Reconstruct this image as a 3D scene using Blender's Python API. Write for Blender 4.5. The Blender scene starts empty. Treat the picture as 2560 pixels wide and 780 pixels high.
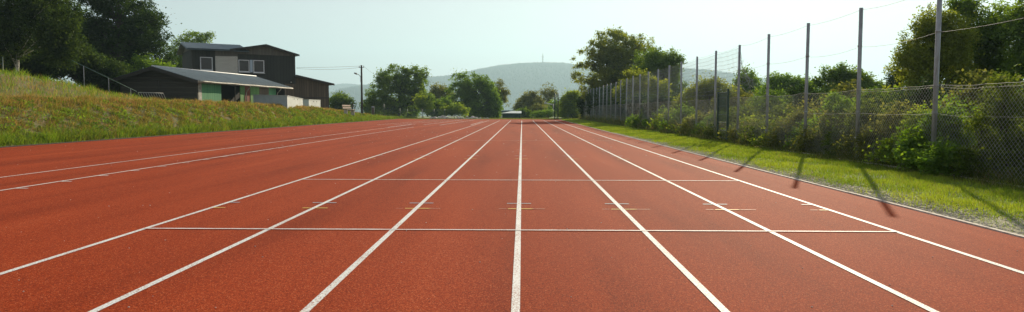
import bpy, math, random
import numpy as np
from mathutils import Vector, Matrix, Euler

R = math.radians
rng = np.random.default_rng(7)
random.seed(7)
scene = bpy.context.scene
COL = scene.collection

# ------------------------------------------------------------------ camera
CAM_H = 1.17
F = 1750.0                      # focal length in pixels of the 2560 px photograph
cam_d = bpy.data.cameras.new("camera")
cam = bpy.data.objects.new("camera", cam_d)
COL.objects.link(cam)
cam_d.sensor_width = 36
cam_d.lens = 36 * F / 2560
cam_d.clip_start = 0.1
cam_d.clip_end = 30000
cam.location = (0, 0, CAM_H)
ROT = (Matrix.Rotation(R(0.82), 3, 'Z') @ Matrix.Rotation(R(90 - 3.76), 3, 'X') @ Matrix.Rotation(R(0.12), 3, 'Z'))
cam.rotation_euler = ROT.to_euler()
scene.camera = cam


def ray(px, py):
    return ROT @ Vector(((px - 1280) / F, -(py - 390) / F, -1.0))


def P(px, py, Y):                # point seen at a pixel, at distance Y down the track
    d = ray(px, py)
    t = Y / d.y
    return Vector((d.x * t, Y, CAM_H + d.z * t))


def G(px, py, z=0.0):            # ground point seen at a pixel
    d = ray(px, py)
    t = (z - CAM_H) / d.z
    return Vector((d.x * t, d.y * t, z))


def hit(px, py, p0, n):
    d = ray(px, py)
    o = Vector((0, 0, CAM_H))
    t = (p0 - o).dot(n) / d.dot(n)
    return o + d * t


# ------------------------------------------------------------------ materials
def new_mat(name):
    m = bpy.data.materials.new(name)
    m.use_nodes = True
    nt = m.node_tree
    nt.nodes.clear()
    out = nt.nodes.new("ShaderNodeOutputMaterial")
    return m, nt, out


def N(nt, t, **kw):
    n = nt.nodes.new(t)
    for k, v in kw.items():
        if k.startswith("i_"):
            key = k[2:]
            n.inputs[int(key) if key.isdigit() else key.replace("_", " ")].default_value = v
        else:
            setattr(n, k, v)
    return n


def ramp(nt, stops, interp='LINEAR'):
    r = nt.nodes.new("ShaderNodeValToRGB")
    cr = r.color_ramp
    cr.interpolation = interp
    while len(cr.elements) < len(stops):
        cr.elements.new(0.5)
    for e, (p, c) in zip(cr.elements, stops):
        e.position = p
        e.color = (c[0], c[1], c[2], 1) if not isinstance(c, (int, float)) else (c, c, c, 1)
    return r


def noise_col(nt, a, b, scale=5.0, detail=4, lo=0.35, hi=0.65, coord="Object", stretch=None, rough=0.6):
    tc = N(nt, "ShaderNodeTexCoord")
    src = tc.outputs[coord]
    if stretch:
        mp = N(nt, "ShaderNodeMapping")
        mp.inputs["Scale"].default_value = stretch
        nt.links.new(src, mp.inputs[0])
        src = mp.outputs[0]
    nz = N(nt, "ShaderNodeTexNoise")
    nz.inputs["Scale"].default_value = scale
    nz.inputs["Detail"].default_value = detail
    nz.inputs["Roughness"].default_value = rough
    nt.links.new(src, nz.inputs["Vector"])
    r = ramp(nt, [(lo, a), (hi, b)])
    nt.links.new(nz.outputs[0], r.inputs[0])
    return r, nz, src


def simple(name, a, b=None, scale=6.0, rough=0.7, metal=0.0, bump=0.0, stretch=None, detail=4, lo=.35, hi=.65):
    m, nt, out = new_mat(name)
    bs = N(nt, "ShaderNodeBsdfPrincipled")
    bs.inputs["Roughness"].default_value = rough
    bs.inputs["Metallic"].default_value = metal
    b = b or tuple(x * 0.75 for x in a)
    r, nz, src = noise_col(nt, a, b, scale, detail, lo, hi, stretch=stretch)
    nt.links.new(r.outputs[0], bs.inputs["Base Color"])
    if bump:
        bp = N(nt, "ShaderNodeBump")
        bp.inputs["Strength"].default_value = bump
        bp.inputs["Distance"].default_value = 0.02
        nt.links.new(nz.outputs[0], bp.inputs["Height"])
        nt.links.new(bp.outputs[0], bs.inputs["Normal"])
    nt.links.new(bs.outputs[0], out.inputs[0])
    return m


def leaf_mat(name, a, b, trans=0.4, tint=(1.35, 1.25, 0.55), gloss=0.12, attr=False):
    """thin leaf: diffuse + light coming through + slight sheen, colour varies leaf by leaf"""
    m, nt, out = new_mat(name)
    if attr:
        at = N(nt, "ShaderNodeAttribute")
        at.attribute_name = "tint"
        colout = at.outputs["Color"]
    else:
        geo = N(nt, "ShaderNodeNewGeometry")
        r = ramp(nt, [(0.0, a), (1.0, b)])
        nz = N(nt, "ShaderNodeTexNoise")
        nz.inputs["Scale"].default_value = 0.7
        nz.inputs["Detail"].default_value = 2
        tc = N(nt, "ShaderNodeTexCoord")
        nt.links.new(tc.outputs["Object"], nz.inputs["Vector"])
        mx = N(nt, "ShaderNodeMath", operation='MULTIPLY_ADD')
        nt.links.new(geo.outputs["Random Per Island"], mx.inputs[0])
        mx.inputs[1].default_value = 0.55
        sb = N(nt, "ShaderNodeMath", operation='MULTIPLY_ADD')
        nt.links.new(nz.outputs[0], sb.inputs[0])
        sb.inputs[1].default_value = 1.6
        sb.inputs[2].default_value = -0.58
        nt.links.new(sb.outputs[0], mx.inputs[2])
        nt.links.new(mx.outputs[0], r.inputs[0])
        colout = r.outputs[0]
    df = N(nt, "ShaderNodeBsdfDiffuse")
    tr = N(nt, "ShaderNodeBsdfTranslucent")
    mt = N(nt, "ShaderNodeMix", data_type='RGBA', blend_type='MULTIPLY')
    mt.inputs[0].default_value = 1.0
    mt.inputs[7].default_value = (*tint, 1)
    nt.links.new(colout, mt.inputs[6])
    nt.links.new(colout, df.inputs[0])
    nt.links.new(mt.outputs[2], tr.inputs[0])
    mix = N(nt, "ShaderNodeMixShader")
    mix.inputs[0].default_value = trans
    nt.links.new(df.outputs[0], mix.inputs[1])
    nt.links.new(tr.outputs[0], mix.inputs[2])
    gl = N(nt, "ShaderNodeBsdfGlossy")
    gl.inputs["Roughness"].default_value = 0.5
    gl.inputs[0].default_value = (0.8, 0.85, 0.8, 1)
    m2 = N(nt, "ShaderNodeMixShader")
    m2.inputs[0].default_value = gloss * .12
    nt.links.new(mix.outputs[0], m2.inputs[1])
    nt.links.new(gl.outputs[0], m2.inputs[2])
    nt.links.new(m2.outputs[0], out.inputs[0])
    return m


def track_mat():
    m, nt, out = new_mat("red_rubber_track")
    bs = N(nt, "ShaderNodeBsdfPrincipled")
    tc = N(nt, "ShaderNodeTexCoord")
    # broad wear
    n1 = N(nt, "ShaderNodeTexNoise")
    n1.inputs["Scale"].default_value = 0.55
    n1.inputs["Detail"].default_value = 8
    mp = N(nt, "ShaderNodeMapping")
    mp.inputs["Scale"].default_value = (2.2, 0.16, 1)
    nt.links.new(tc.outputs["Object"], mp.inputs[0])
    nt.links.new(mp.outputs[0], n1.inputs["Vector"])
    # crumb
    v = N(nt, "ShaderNodeTexVoronoi")
    v.inputs["Scale"].default_value = 150
    nt.links.new(tc.outputs["Object"], v.inputs["Vector"])
    n2 = N(nt, "ShaderNodeTexNoise")
    n2.inputs["Scale"].default_value = 90
    n2.inputs["Detail"].default_value = 3
    nt.links.new(tc.outputs["Object"], n2.inputs["Vector"])
    sep = N(nt, "ShaderNodeSeparateColor")
    nt.links.new(v.outputs["Color"], sep.inputs[0])
    r2 = ramp(nt, [(0.0, (0.10, 0.015, 0.006)), (0.3, (0.25, 0.031, 0.007)), (0.75, (0.37, 0.050, 0.010)), (0.94, (0.50, 0.11, 0.035)), (1.0, (0.68, 0.29, 0.15))])
    add = N(nt, "ShaderNodeMath", operation='MULTIPLY_ADD')
    nt.links.new(n2.outputs[0], add.inputs[0])
    add.inputs[1].default_value = 0.45
    m3 = N(nt, "ShaderNodeMath", operation='MULTIPLY_ADD')
    nt.links.new(sep.outputs[0], m3.inputs[0])
    m3.inputs[1].default_value = 0.85
    m3.inputs[2].default_value = -0.14
    nt.links.new(m3.outputs[0], add.inputs[2])
    nt.links.new(add.outputs[0], r2.inputs[0])
    rw = ramp(nt, [(0.25, (0.58, 0.54, 0.54)), (0.45, (0.88, 0.88, 0.90)), (0.6, (0.99, 1.02, 1.06)), (0.8, (1.18, 1.45, 1.7))])
    nt.links.new(n1.outputs[0], rw.inputs[0])
    mx = N(nt, "ShaderNodeMix", data_type='RGBA', blend_type='MULTIPLY')
    mx.inputs[0].default_value = 1
    nt.links.new(r2.outputs[0], mx.inputs[6])
    nt.links.new(rw.outputs[0], mx.inputs[7])
    nt.links.new(mx.outputs[2], bs.inputs["Base Color"])
    bs.inputs["Roughness"].default_value = 0.85
    bs.inputs["Specular IOR Level"].default_value = 0.05
    bp = N(nt, "ShaderNodeBump")
    bp.inputs["Strength"].default_value = 0.5
    bp.inputs["Distance"].default_value = 0.0035
    nt.links.new(v.outputs["Distance"], bp.inputs["Height"])
    nt.links.new(bp.outputs[0], bs.inputs["Normal"])
    nt.links.new(bs.outputs[0], out.inputs[0])
    return m


def paint_mat(name, c, red_show=0.47, soft=0.12, rough=0.7):
    """line paint on crumb: flecks of red rubber show through"""
    m, nt, out = new_mat(name)
    bs = N(nt, "ShaderNodeBsdfPrincipled")
    tc = N(nt, "ShaderNodeTexCoord")
    v = N(nt, "ShaderNodeTexNoise")
    v.inputs["Scale"].default_value = 110
    v.inputs["Detail"].default_value = 4
    nt.links.new(tc.outputs["Object"], v.inputs["Vector"])
    n1 = N(nt, "ShaderNodeTexNoise")
    n1.inputs["Scale"].default_value = 1.3
    n1.inputs["Detail"].default_value = 4
    nt.links.new(tc.outputs["Object"], n1.inputs["Vector"])
    a = N(nt, "ShaderNodeMath", operation='MULTIPLY_ADD')
    nt.links.new(n1.outputs[0], a.inputs[0])
    a.inputs[1].default_value = 0.25
    nt.links.new(v.outputs[0], a.inputs[2])
    r = ramp(nt, [(red_show, (0.30, 0.085, 0.05)), (red_show + soft, tuple(x * .8 for x in c)), (0.8, c)])
    nt.links.new(a.outputs[0], r.inputs[0])
    nt.links.new(r.outputs[0], bs.inputs["Base Color"])
    bs.inputs["Roughness"].default_value = rough
    nt.links.new(bs.outputs[0], out.inputs[0])
    return m


def plank_mat(name, a, b, gap=0.14, axis='X', rough=0.85, horizontal=False, dark=0.35):
    m, nt, out = new_mat(name)
    bs = N(nt, "ShaderNodeBsdfPrincipled")
    uv = N(nt, "ShaderNodeTexCoord")
    src = uv.outputs["UV"]
    sx = N(nt, "ShaderNodeSeparateXYZ")
    nt.links.new(src, sx.inputs[0])
    dv = N(nt, "ShaderNodeMath", operation='DIVIDE')
    nt.links.new(sx.outputs[1 if horizontal else 0], dv.inputs[0])
    dv.inputs[1].default_value = gap
    fr = N(nt, "ShaderNodeMath", operation='FRACT')
    nt.links.new(dv.outputs[0], fr.inputs[0])
    fl = N(nt, "ShaderNodeMath", operation='FLOOR')
    nt.links.new(dv.outputs[0], fl.inputs[0])
    wn = N(nt, "ShaderNodeTexWhiteNoise", noise_dimensions='1D')
    nt.links.new(fl.outputs[0], wn.inputs["W"])
    nz = N(nt, "ShaderNodeTexNoise")
    nz.inputs["Scale"].default_value = 5
    nz.inputs["Detail"].default_value = 5
    mp = N(nt, "ShaderNodeMapping")
    mp.inputs["Scale"].default_value = (0.25, 3, 1) if horizontal else (3, 0.25, 1)
    nt.links.new(src, mp.inputs[0])
    nt.links.new(mp.outputs[0], nz.inputs["Vector"])
    ad = N(nt, "ShaderNodeMath", operation='MULTIPLY_ADD')
    nt.links.new(wn.outputs[0], ad.inputs[0])
    ad.inputs[1].default_value = 0.6
    s2 = N(nt, "ShaderNodeMath", operation='MULTIPLY_ADD')
    nt.links.new(nz.outputs[0], s2.inputs[0])
    s2.inputs[1].default_value = 1.0
    s2.inputs[2].default_value = -0.3
    nt.links.new(s2.outputs[0], ad.inputs[2])
    r = ramp(nt, [(0.1, a), (0.9, b)])
    nt.links.new(ad.outputs[0], r.inputs[0])
    g = ramp(nt, [(0.0, dark), (0.1, 1.0), (0.9, 1.0), (1.0, dark)])
    nt.links.new(fr.outputs[0], g.inputs[0])
    mx = N(nt, "ShaderNodeMix", data_type='RGBA', blend_type='MULTIPLY')
    mx.inputs[0].default_value = 1
    nt.links.new(r.outputs[0], mx.inputs[6])
    nt.links.new(g.outputs[0], mx.inputs[7])
    nt.links.new(mx.outputs[2], bs.inputs["Base Color"])
    bs.inputs["Roughness"].default_value = rough
    bp = N(nt, "ShaderNodeBump")
    bp.inputs["Strength"].default_value = 0.6
    bp.inputs["Distance"].default_value = 0.02
    nt.links.new(g.outputs[0], bp.inputs["Height"])
    nt.links.new(bp.outputs[0], bs.inputs["Normal"])
    nt.links.new(bs.outputs[0], out.inputs[0])
    return m


def brick_mat(name):
    m, nt, out = new_mat(name)
    bs = N(nt, "ShaderNodeBsdfPrincipled")
    uv = N(nt, "ShaderNodeTexCoord")
    b = N(nt, "ShaderNodeTexBrick")
    b.inputs["Color1"].default_value = (0.70, 0.69, 0.62, 1)
    b.inputs["Color2"].default_value = (0.60, 0.59, 0.52, 1)
    b.inputs["Mortar"].default_value = (0.34, 0.33, 0.29, 1)
    b.inputs["Scale"].default_value = 1
    b.inputs["Brick Width"].default_value = 0.3
    b.inputs["Row Height"].default_value = 0.14
    b.inputs["Mortar Size"].default_value = 0.018
    nt.links.new(uv.outputs["UV"], b.inputs["Vector"])
    nt.links.new(b.outputs[0], bs.inputs["Base Color"])
    bs.inputs["Roughness"].default_value = 0.9
    nt.links.new(bs.outputs[0], out.inputs[0])
    return m


def glass_mat(name):
    m, nt, out = new_mat(name)
    bs = N(nt, "ShaderNodeBsdfPrincipled")
    bs.inputs["Base Color"].default_value = (0.03, 0.032, 0.028, 1)
    bs.inputs["Roughness"].default_value = 0.08
    nt.links.new(bs.outputs[0], bs.inputs[0]) if False else None
    nt.links.new(bs.outputs[0], out.inputs[0])
    return m


M = {}
M['track'] = track_mat()
M['white_line'] = paint_mat("white_line_paint", (0.78, 0.78, 0.76))
M['faint_line'] = paint_mat("worn_white_paint", (0.56, 0.44, 0.38), 0.58, 0.12)
M['yellow_line'] = paint_mat("yellow_paint", (0.75, 0.50, 0.06), 0.46)
M['yellow_worn'] = paint_mat("worn_yellow_paint", (0.62, 0.50, 0.33), 0.66, 0.08)
M['blue_line'] = paint_mat("pale_blue_paint", (0.32, 0.42, 0.50), 0.46)
M['edging'] = simple("concrete_edging", (0.66, 0.60, 0.53), (0.42, 0.34, 0.28), 18, 0.9, bump=.3)
M['dark_edging'] = simple("dark_edging", (0.06, 0.035, 0.028), (0.035, 0.024, 0.02), 8, 0.95)
M['soil'] = simple("turf_soil", (0.08, 0.13, 0.022), (0.12, 0.17, 0.035), 3.0, 0.95, bump=.4)
M['field'] = simple("meadow", (0.10, 0.16, 0.045), (0.16, 0.20, 0.07), 0.05, 0.95)
M['bank'] = simple("bank_soil", (0.075, 0.095, 0.026), (0.17, 0.125, 0.055), 1.4, 0.95, bump=.6, detail=8)
M['gravel_bed'] = simple("gravel_bed", (0.36, 0.31, 0.22), (0.13, 0.15, 0.06), 9, 0.95, bump=.6, detail=8)
M['grit'] = simple("beige_grit", (0.50, 0.45, 0.35), (0.28, 0.25, 0.18), 9, 0.95)
M['stone'] = simple("pale_stone", (0.60, 0.57, 0.51), (0.38, 0.36, 0.32), 9, 0.9)
M['steel'] = simple("galvanised_post", (0.34, 0.37, 0.38), (0.20, 0.19, 0.17), 4, 0.5, 0.1, stretch=(7, 3, .9), detail=9, lo=.42, hi=.72)
M['wire'] = simple("galvanised_wire", (0.42, 0.42, 0.40), (0.32, 0.32, 0.30), 5, 0.7, 0.0)
M['net'] = simple("grey_net_cord", (0.30, 0.33, 0.33), (0.22, 0.24, 0.24), 5, 0.8)
M['green_net'] = simple("green_net_cord", (0.10, 0.19, 0.15), (0.07, 0.14, 0.11), 5, 0.8)
M['green_steel'] = simple("green_painted_steel", (0.020, 0.055, 0.042), (0.03, 0.07, 0.055), 6, 0.5)
M['pole_wood'] = simple("dark_pole_timber", (0.055, 0.048, 0.04), (0.035, 0.03, 0.026), 5, 0.8, stretch=(8, 8, .5))
M['bark'] = simple("brown_bark", (0.085, 0.07, 0.05), (0.035, 0.03, 0.022), 6, 0.95, bump=.8, stretch=(3, 3, .6))
M['birch_bark'] = simple("white_birch_bark", (0.62, 0.60, 0.55), (0.08, 0.075, 0.07), 4.5, 0.8, stretch=(1, 1, 3), lo=.52, hi=.62)
M['charcoal'] = plank_mat("charcoal_boarding", (0.022, 0.025, 0.021), (0.042, 0.042, 0.034), .35)
M['gable_wood'] = plank_mat("weathered_gable_boards", (0.10, 0.095, 0.08), (0.16, 0.15, 0.125), .16)
M['brown_wood'] = plank_mat("brown_wing_boards", (0.075, 0.054, 0.034), (0.14, 0.10, 0.066), .28, dark=.35)
M['dark_wood'] = plank_mat("dark_shed_boards", (0.035, 0.033, 0.026), (0.065, 0.06, 0.048), .18, horizontal=True)
M['green_wood'] = plank_mat("faded_green_boards", (0.05, 0.20, 0.085), (0.10, 0.28, 0.13), .16, dark=.55)
M['lime_wood'] = plank_mat("light_green_boards", (0.10, 0.24, 0.06), (0.16, 0.31, 0.09), .16, dark=.55)
M['red_wood'] = plank_mat("rusty_red_boards", (0.22, 0.055, 0.025), (0.14, 0.035, 0.018), .3)
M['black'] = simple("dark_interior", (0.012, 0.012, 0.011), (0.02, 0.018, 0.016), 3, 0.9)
M['white_paint'] = simple("white_paint", (0.74, 0.76, 0.77), (0.62, 0.64, 0.65), 4, 0.5)
M['pale_panel'] = simple("pale_blue_panel", (0.50, 0.60, 0.68), (0.42, 0.53, 0.62), 3, 0.5)
M['glass'] = glass_mat("dark_window_glass")
M['brick'] = brick_mat("grey_block_wall")
M['roof_metal'] = simple("blue_grey_corrugated_roof", (0.10, 0.15, 0.175), (0.065, 0.105, 0.13), 1.2, 0.5, 0.0)
M['roof_felt'] = simple("blue_grey_sheet_roof", (0.062, 0.105, 0.135), (0.042, 0.078, 0.105), 1.5, 0.6)
M['fascia'] = simple("dark_fascia", (0.035, 0.032, 0.028), (0.05, 0.045, 0.04), 3, 0.8)
M['gutter'] = simple("weathered_gutter", (0.40, 0.37, 0.32), (0.20, 0.17, 0.13), 2.5, 0.6, 0.0)
M['zinc'] = simple("zinc_sheet", (0.46, 0.52, 0.53), (0.38, 0.44, 0.45), 1.5, 0.5, 0.1)
M['zinc_door'] = simple("pale_zinc_sheet", (0.52, 0.55, 0.53), (0.42, 0.45, 0.44), 1.5, 0.5, 0.2)
M['bench_wood'] = simple("sunbleached_bench_slats", (0.62, 0.52, 0.40), (0.45, 0.36, 0.27), 6, 0.7)
M['hut_green'] = simple("dark_green_hut_wall", (0.018, 0.055, 0.045), (0.026, 0.07, 0.055), 2, 0.8)
M['pale_wall'] = simple("pale_render_wall", (0.62, 0.56, 0.50), (0.52, 0.47, 0.42), 1, 0.9)
M['forest_floor'] = simple("forest_floor", (0.020, 0.038, 0.018), (0.032, 0.052, 0.024), 0.02, 0.95)
M['conifer'] = simple("conifer_needles", (0.024, 0.044, 0.020), (0.040, 0.064, 0.028), 0.03, 0.95)
# leaves
M['leaf_oak'] = leaf_mat("oak_leaves", (0.048, 0.108, 0.016), (0.21, 0.33, 0.045), .54, tint=(1.5, 1.35, .5))
M['leaf_mid'] = leaf_mat("mid_green_leaves", (0.06, 0.14, 0.018), (0.23, 0.37, 0.05), .55, tint=(1.5, 1.35, .5))
M['leaf_bright'] = leaf_mat("yellow_green_leaves", (0.11, 0.20, 0.022), (0.34, 0.43, 0.055), .55, tint=(1.5, 1.35, .5))
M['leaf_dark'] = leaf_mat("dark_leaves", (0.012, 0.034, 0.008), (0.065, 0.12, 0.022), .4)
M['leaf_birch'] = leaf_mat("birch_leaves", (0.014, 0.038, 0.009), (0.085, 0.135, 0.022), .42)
M['leaf_dry'] = leaf_mat("olive_leaves", (0.08, 0.11, 0.028), (0.27, 0.30, 0.085), .55, tint=(1.4, 1.2, .6))
M['leaf_gold'] = leaf_mat("golden_olive_leaves", (0.085, 0.14, 0.018), (0.33, 0.40, 0.06), .62, tint=(1.5, 1.3, .5))
M['leaf_shrub'] = leaf_mat("shrub_leaves", (0.045, 0.085, 0.014), (0.19, 0.25, 0.045), .5)
M['grass'] = leaf_mat("grass_blades", None, None, .45, tint=(1.25, 1.2, .6), gloss=.08, attr=True)


# ------------------------------------------------------------------ object helpers
def meta(o, label=None, cat=None, group=None, kind=None):
    if label: o["label"] = label
    if cat: o["category"] = cat
    if group: o["group"] = group
    if kind: o["kind"] = kind
    return o


def thing(name, label, cat, loc=(0, 0, 0), group=None):
    o = bpy.data.objects.new(name, None)
    COL.objects.link(o)
    o.empty_display_size = 0.2
    o.location = loc
    return meta(o, label, cat, group)


def world_loc(o):
    v = Vector((0, 0, 0))
    while o is not None:
        v += o.location
        o = o.parent
    return v


def link(name, me, mat, parent=None, loc=None):
    """me is in world coordinates: shift it to the origin its object gets"""
    o = bpy.data.objects.new(name, me)
    base = world_loc(parent) if parent else Vector((0, 0, 0))
    off = Vector(loc) if loc is not None else base
    n = len(me.vertices)
    co = np.empty(n * 3, np.float32)
    me.vertices.foreach_get("co", co)
    co = co.reshape(-1, 3) - np.array(off, np.float32)
    me.vertices.foreach_set("co", co.ravel())
    o.location = off - base
    if parent: o.parent = parent
    me.materials.clear()
    me.materials.append(mat)
    me.update()
    COL.objects.link(o)
    return o


def np_mesh(name, verts, faces, cols=None, smooth=False):
    verts = np.asarray(verts, np.float32)
    faces = np.asarray(faces, np.int32)
    k = faces.shape[1]
    me = bpy.data.meshes.new(name)
    me.vertices.add(len(verts))
    me.vertices.foreach_set("co", verts.ravel())
    me.loops.add(faces.size)
    me.loops.foreach_set("vertex_index", faces.ravel())
    me.polygons.add(len(faces))
    me.polygons.foreach_set("loop_start", np.arange(0, faces.size, k, dtype=np.int32))
    if smooth:
        me.polygons.foreach_set("use_smooth", np.ones(len(faces), bool))
    me.update(calc_edges=True)
    if cols is not None:
        a = me.color_attributes.new("tint", 'FLOAT_COLOR', 'POINT')
        c = np.ones((len(verts), 4), np.float32)
        c[:, :3] = cols
        a.data.foreach_set("color", c.ravel())
    return me


class MB:
    def __init__(s):
        s.v, s.f, s.uv, s.sm = [], [], [], []

    def poly(s, pts, uvs=None, smooth=False):
        i = len(s.v)
        s.v += [tuple(p) for p in pts]
        s.f.append(list(range(i, i + len(pts))))
        s.uv += list(uvs) if uvs else [(0, 0)] * len(pts)
        s.sm.append(smooth)

    def slab(s, pts, n, t, uvs=None):
        """flat polygon pts (counter-clockwise seen from +n) with thickness t going along -n"""
        n = Vector(n).normalized()
        a = [Vector(p) for p in pts]
        b = [p - n * t for p in a]
        s.poly(a, uvs)
        s.poly(b[::-1], list(uvs)[::-1] if uvs else None)
        for i in range(len(a)):
            j = (i + 1) % len(a)
            s.poly([a[i], b[i], b[j], a[j]])

    def box(s, o, ax, ay, az):
        """corner o and three edge vectors"""
        o, ax, ay, az = map(Vector, (o, ax, ay, az))
        c = [o, o + ax, o + ax + ay, o + ay]
        d = [p + az for p in c]
        lx, ly, lz = ax.length, ay.length, az.length
        s.poly([c[3], c[2], c[1], c[0]])
        s.poly(d, [(0, 0), (lx, 0), (lx, ly), (0, ly)])
        for i, L in zip(range(4), (lx, ly, lx, ly)):
            j = (i + 1) % 4
            s.poly([c[i], c[j], d[j], d[i]], [(0, 0), (L, 0), (L, lz), (0, lz)])

    def tube(s, pts, radii, n=6, cap=True):
        pts = [Vector(p) for p in pts]
        if isinstance(radii, (int, float)): radii = [radii] * len(pts)
        rings = []
        up = None
        for i, p in enumerate(pts):
            d = (pts[min(i + 1, len(pts) - 1)] - pts[max(i - 1, 0)])
            if d.length < 1e-9: d = Vector((0, 0, 1))
            d.normalize()
            if up is None:
                up = Vector((1, 0, 0)) if abs(d.x) < .9 else Vector((0, 1, 0))
            u = (up - d * up.dot(d)).normalized()
            w = d.cross(u)
            up = u
            rings.append([p + (u * math.cos(2 * math.pi * k / n) + w * math.sin(2 * math.pi * k / n)) * radii[i] for k in range(n)])
        i0 = len(s.v)
        for r in rings:
            s.v += [tuple(p) for p in r]
            s.uv_pad = None
        # faces share verts here; uv per loop
        for a in range(len(rings) - 1):
            for k in range(n):
                k2 = (k + 1) % n
                s.f.append([i0 + a * n + k, i0 + a * n + k2, i0 + (a + 1) * n + k2, i0 + (a + 1) * n + k])
                s.uv += [(0, 0)] * 4
                s.sm.append(True)
        if cap:
            s.f.append([i0 + k for k in range(n)][::-1]); s.uv += [(0, 0)] * n; s.sm.append(False)
            e = i0 + (len(rings) - 1) * n
            s.f.append([e + k for k in range(n)]); s.uv += [(0, 0)] * n; s.sm.append(False)

    def build(s, name, mat, parent=None, loc=None):
        me = bpy.data.meshes.new(name)
        me.from_pydata(s.v, [], s.f)
        me.polygons.foreach_set("use_smooth", s.sm)
        ul = me.uv_layers.new(name="uv")
        ul.data.foreach_set("uv", [c for t in s.uv for c in t])
        return link(name, me, mat, parent, loc)


# ------------------------------------------------------------------ world, sun, haze
SUN_EL = R(22)
SUN_AZ = math.atan2(3.25, 7.75)         # clockwise from +Y
sunv = Vector((math.sin(SUN_AZ) * math.cos(SUN_EL), math.cos(SUN_AZ) * math.cos(SUN_EL), math.sin(SUN_EL)))
w = bpy.data.worlds.new("World")
scene.world = w
w.use_nodes = True
nt = w.node_tree
bg = nt.nodes["Background"]
sky = nt.nodes.new("ShaderNodeTexSky")
sky.sky_type = 'NISHITA'
sky.sun_disc = False
sky.sun_elevation = SUN_EL
sky.sun_rotation = SUN_AZ
sky.altitude = 400
sky.air_density = 1.0
sky.dust_density = 1.2
sky.ozone_density = 2.5
gm = nt.nodes.new("ShaderNodeGamma")
gm.inputs[1].default_value = 0.42
hs = nt.nodes.new("ShaderNodeHueSaturation")
hs.inputs["Saturation"].default_value = 0.8
nt.links.new(sky.outputs[0], gm.inputs[0])
nt.links.new(gm.outputs[0], hs.inputs["Color"])
wm = nt.nodes.new("ShaderNodeMix")
wm.data_type = 'RGBA'
wm.blend_type = 'MULTIPLY'
wm.inputs[0].default_value = 1
wm.inputs[7].default_value = (1.22, 1.07, 1.05, 1)
nt.links.new(hs.outputs[0], wm.inputs[6])
nt.links.new(wm.outputs[2], bg.inputs[0])
bg.inputs[1].default_value = 0.15

sl = bpy.data.lights.new("sun", 'SUN')
sl.energy = 5.0
sl.angle = R(0.6)
sl.color = (1.0, 0.87, 0.64)
so = bpy.data.objects.new("sun", sl)
COL.objects.link(so)
so.rotation_euler = sunv.to_track_quat('Z', 'Y').to_euler()

vs = scene.view_settings
vs.view_transform = 'Standard'
vs.look = 'None'
vs.gamma = 1
vs.exposure = 0.85
scene.cycles.max_bounces = 8
scene.cycles.diffuse_bounces = 5
scene.cycles.transmission_bounces = 6
scene.cycles.volume_bounces = 0
scene.cycles.transparent_max_bounces = 8
scene.cycles.use_denoising = True
scene.cycles.sample_clamp_indirect = 6

# haze
mb = MB()
mb.box((-6600, -700, -32), (13200, 0, 0), (0, 7600, 0), (0, 0, 620))
hm, hnt, hout = new_mat("haze_air")
pv = N(hnt, "ShaderNodeVolumePrincipled")
pv.inputs["Color"].default_value = (0.56, 0.83, 1.0, 1)
pv.inputs["Density"].default_value = 0.00029
pv.inputs["Anisotropy"].default_value = 0.32
hnt.links.new(pv.outputs[0], hout.inputs["Volume"])
hz = mb.build("haze", hm)
meta(hz, kind="stuff", label="pale morning haze in the air over the whole valley")


# ------------------------------------------------------------------ terrain
def sstep(a, b, x):
    t = np.clip((x - a) / (b - a), 0, 1)
    return t * t * (3 - 2 * t)


def lump(x, y, s=1.0):
    return (np.sin(x * 1.7 * s + 1.3) * np.sin(y * 1.3 * s + .4) + .5 * np.sin(x * 3.9 * s + y * 2.1 * s) + .35 * np.sin(y * 5.3 * s - x * 4.4 * s + 2))


FOOT = -15.78


def bank_h(X, Y):
    X = np.asarray(X, float); Y = np.asarray(Y, float)
    u = FOOT - X
    c = np.interp(Y, [0, 45, 64, 76, 89, 100, 110], [1.45, 1.5, 1.25, .80, .30, 0.02, -.05])
    w_ = np.interp(Y, [0, 60, 100], [3.4, 3.2, 2.5])
    h = c * (0.72 * np.clip(u / w_, 0, 1) + 0.28 * sstep(0, 1, u / w_))
    h = h + 1.5 * sstep(4.3, 10.0, u) * (1 - sstep(33, 46.5, Y)) 
    h = h + 0.05 * lump(X, Y) * np.clip(u / 1.5, 0, 1)
    h = h - 0.34 * np.exp(-((Y - 76.2 - 0.55 * u) / 0.5) ** 2) * np.clip(u * 2, 0, 1) * (1 - sstep(3.0, 4.0, u))
    h = h - 1.6 * sstep(100, 122, Y)
    return h


def ground_h(X, Y):
    X = np.asarray(X, float); Y = np.asarray(Y, float)
    h = -0.06 - 0.0 * X
    h = h - 1.5 * sstep(94, 125, Y) + 0.1 * lump(X * .1, Y * .1) * sstep(94, 110, Y)
    h = h - 0.35 * sstep(10, 30, X) * sstep(4, 12, Y)
    h = h - 18 * sstep(250, 1500, np.hypot(X, Y))
    return h


def grid_mesh(name, xs, ys, hf, smooth=True):
    XX, YY = np.meshgrid(xs, ys)
    ZZ = hf(XX, YY)
    v = np.stack([XX, YY, ZZ], -1).reshape(-1, 3)
    nx, ny = len(xs), len(ys)
    i = np.arange(nx * ny).reshape(ny, nx)
    f = np.stack([i[:-1, :-1], i[:-1, 1:], i[1:, 1:], i[1:, :-1]], -1).reshape(-1, 4)
    return np_mesh(name, v, f, smooth=smooth)


def spread(lo, hi, step, far_lo, far_hi, n=22):
    mid = np.arange(lo, hi + step, step)
    a = lo - np.geomspace(step * 2, lo - far_lo, n)
    b = mid[-1] + np.geomspace(step * 2, far_hi - mid[-1], n)
    return np.unique(np.concatenate([a, mid, b]))


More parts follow.
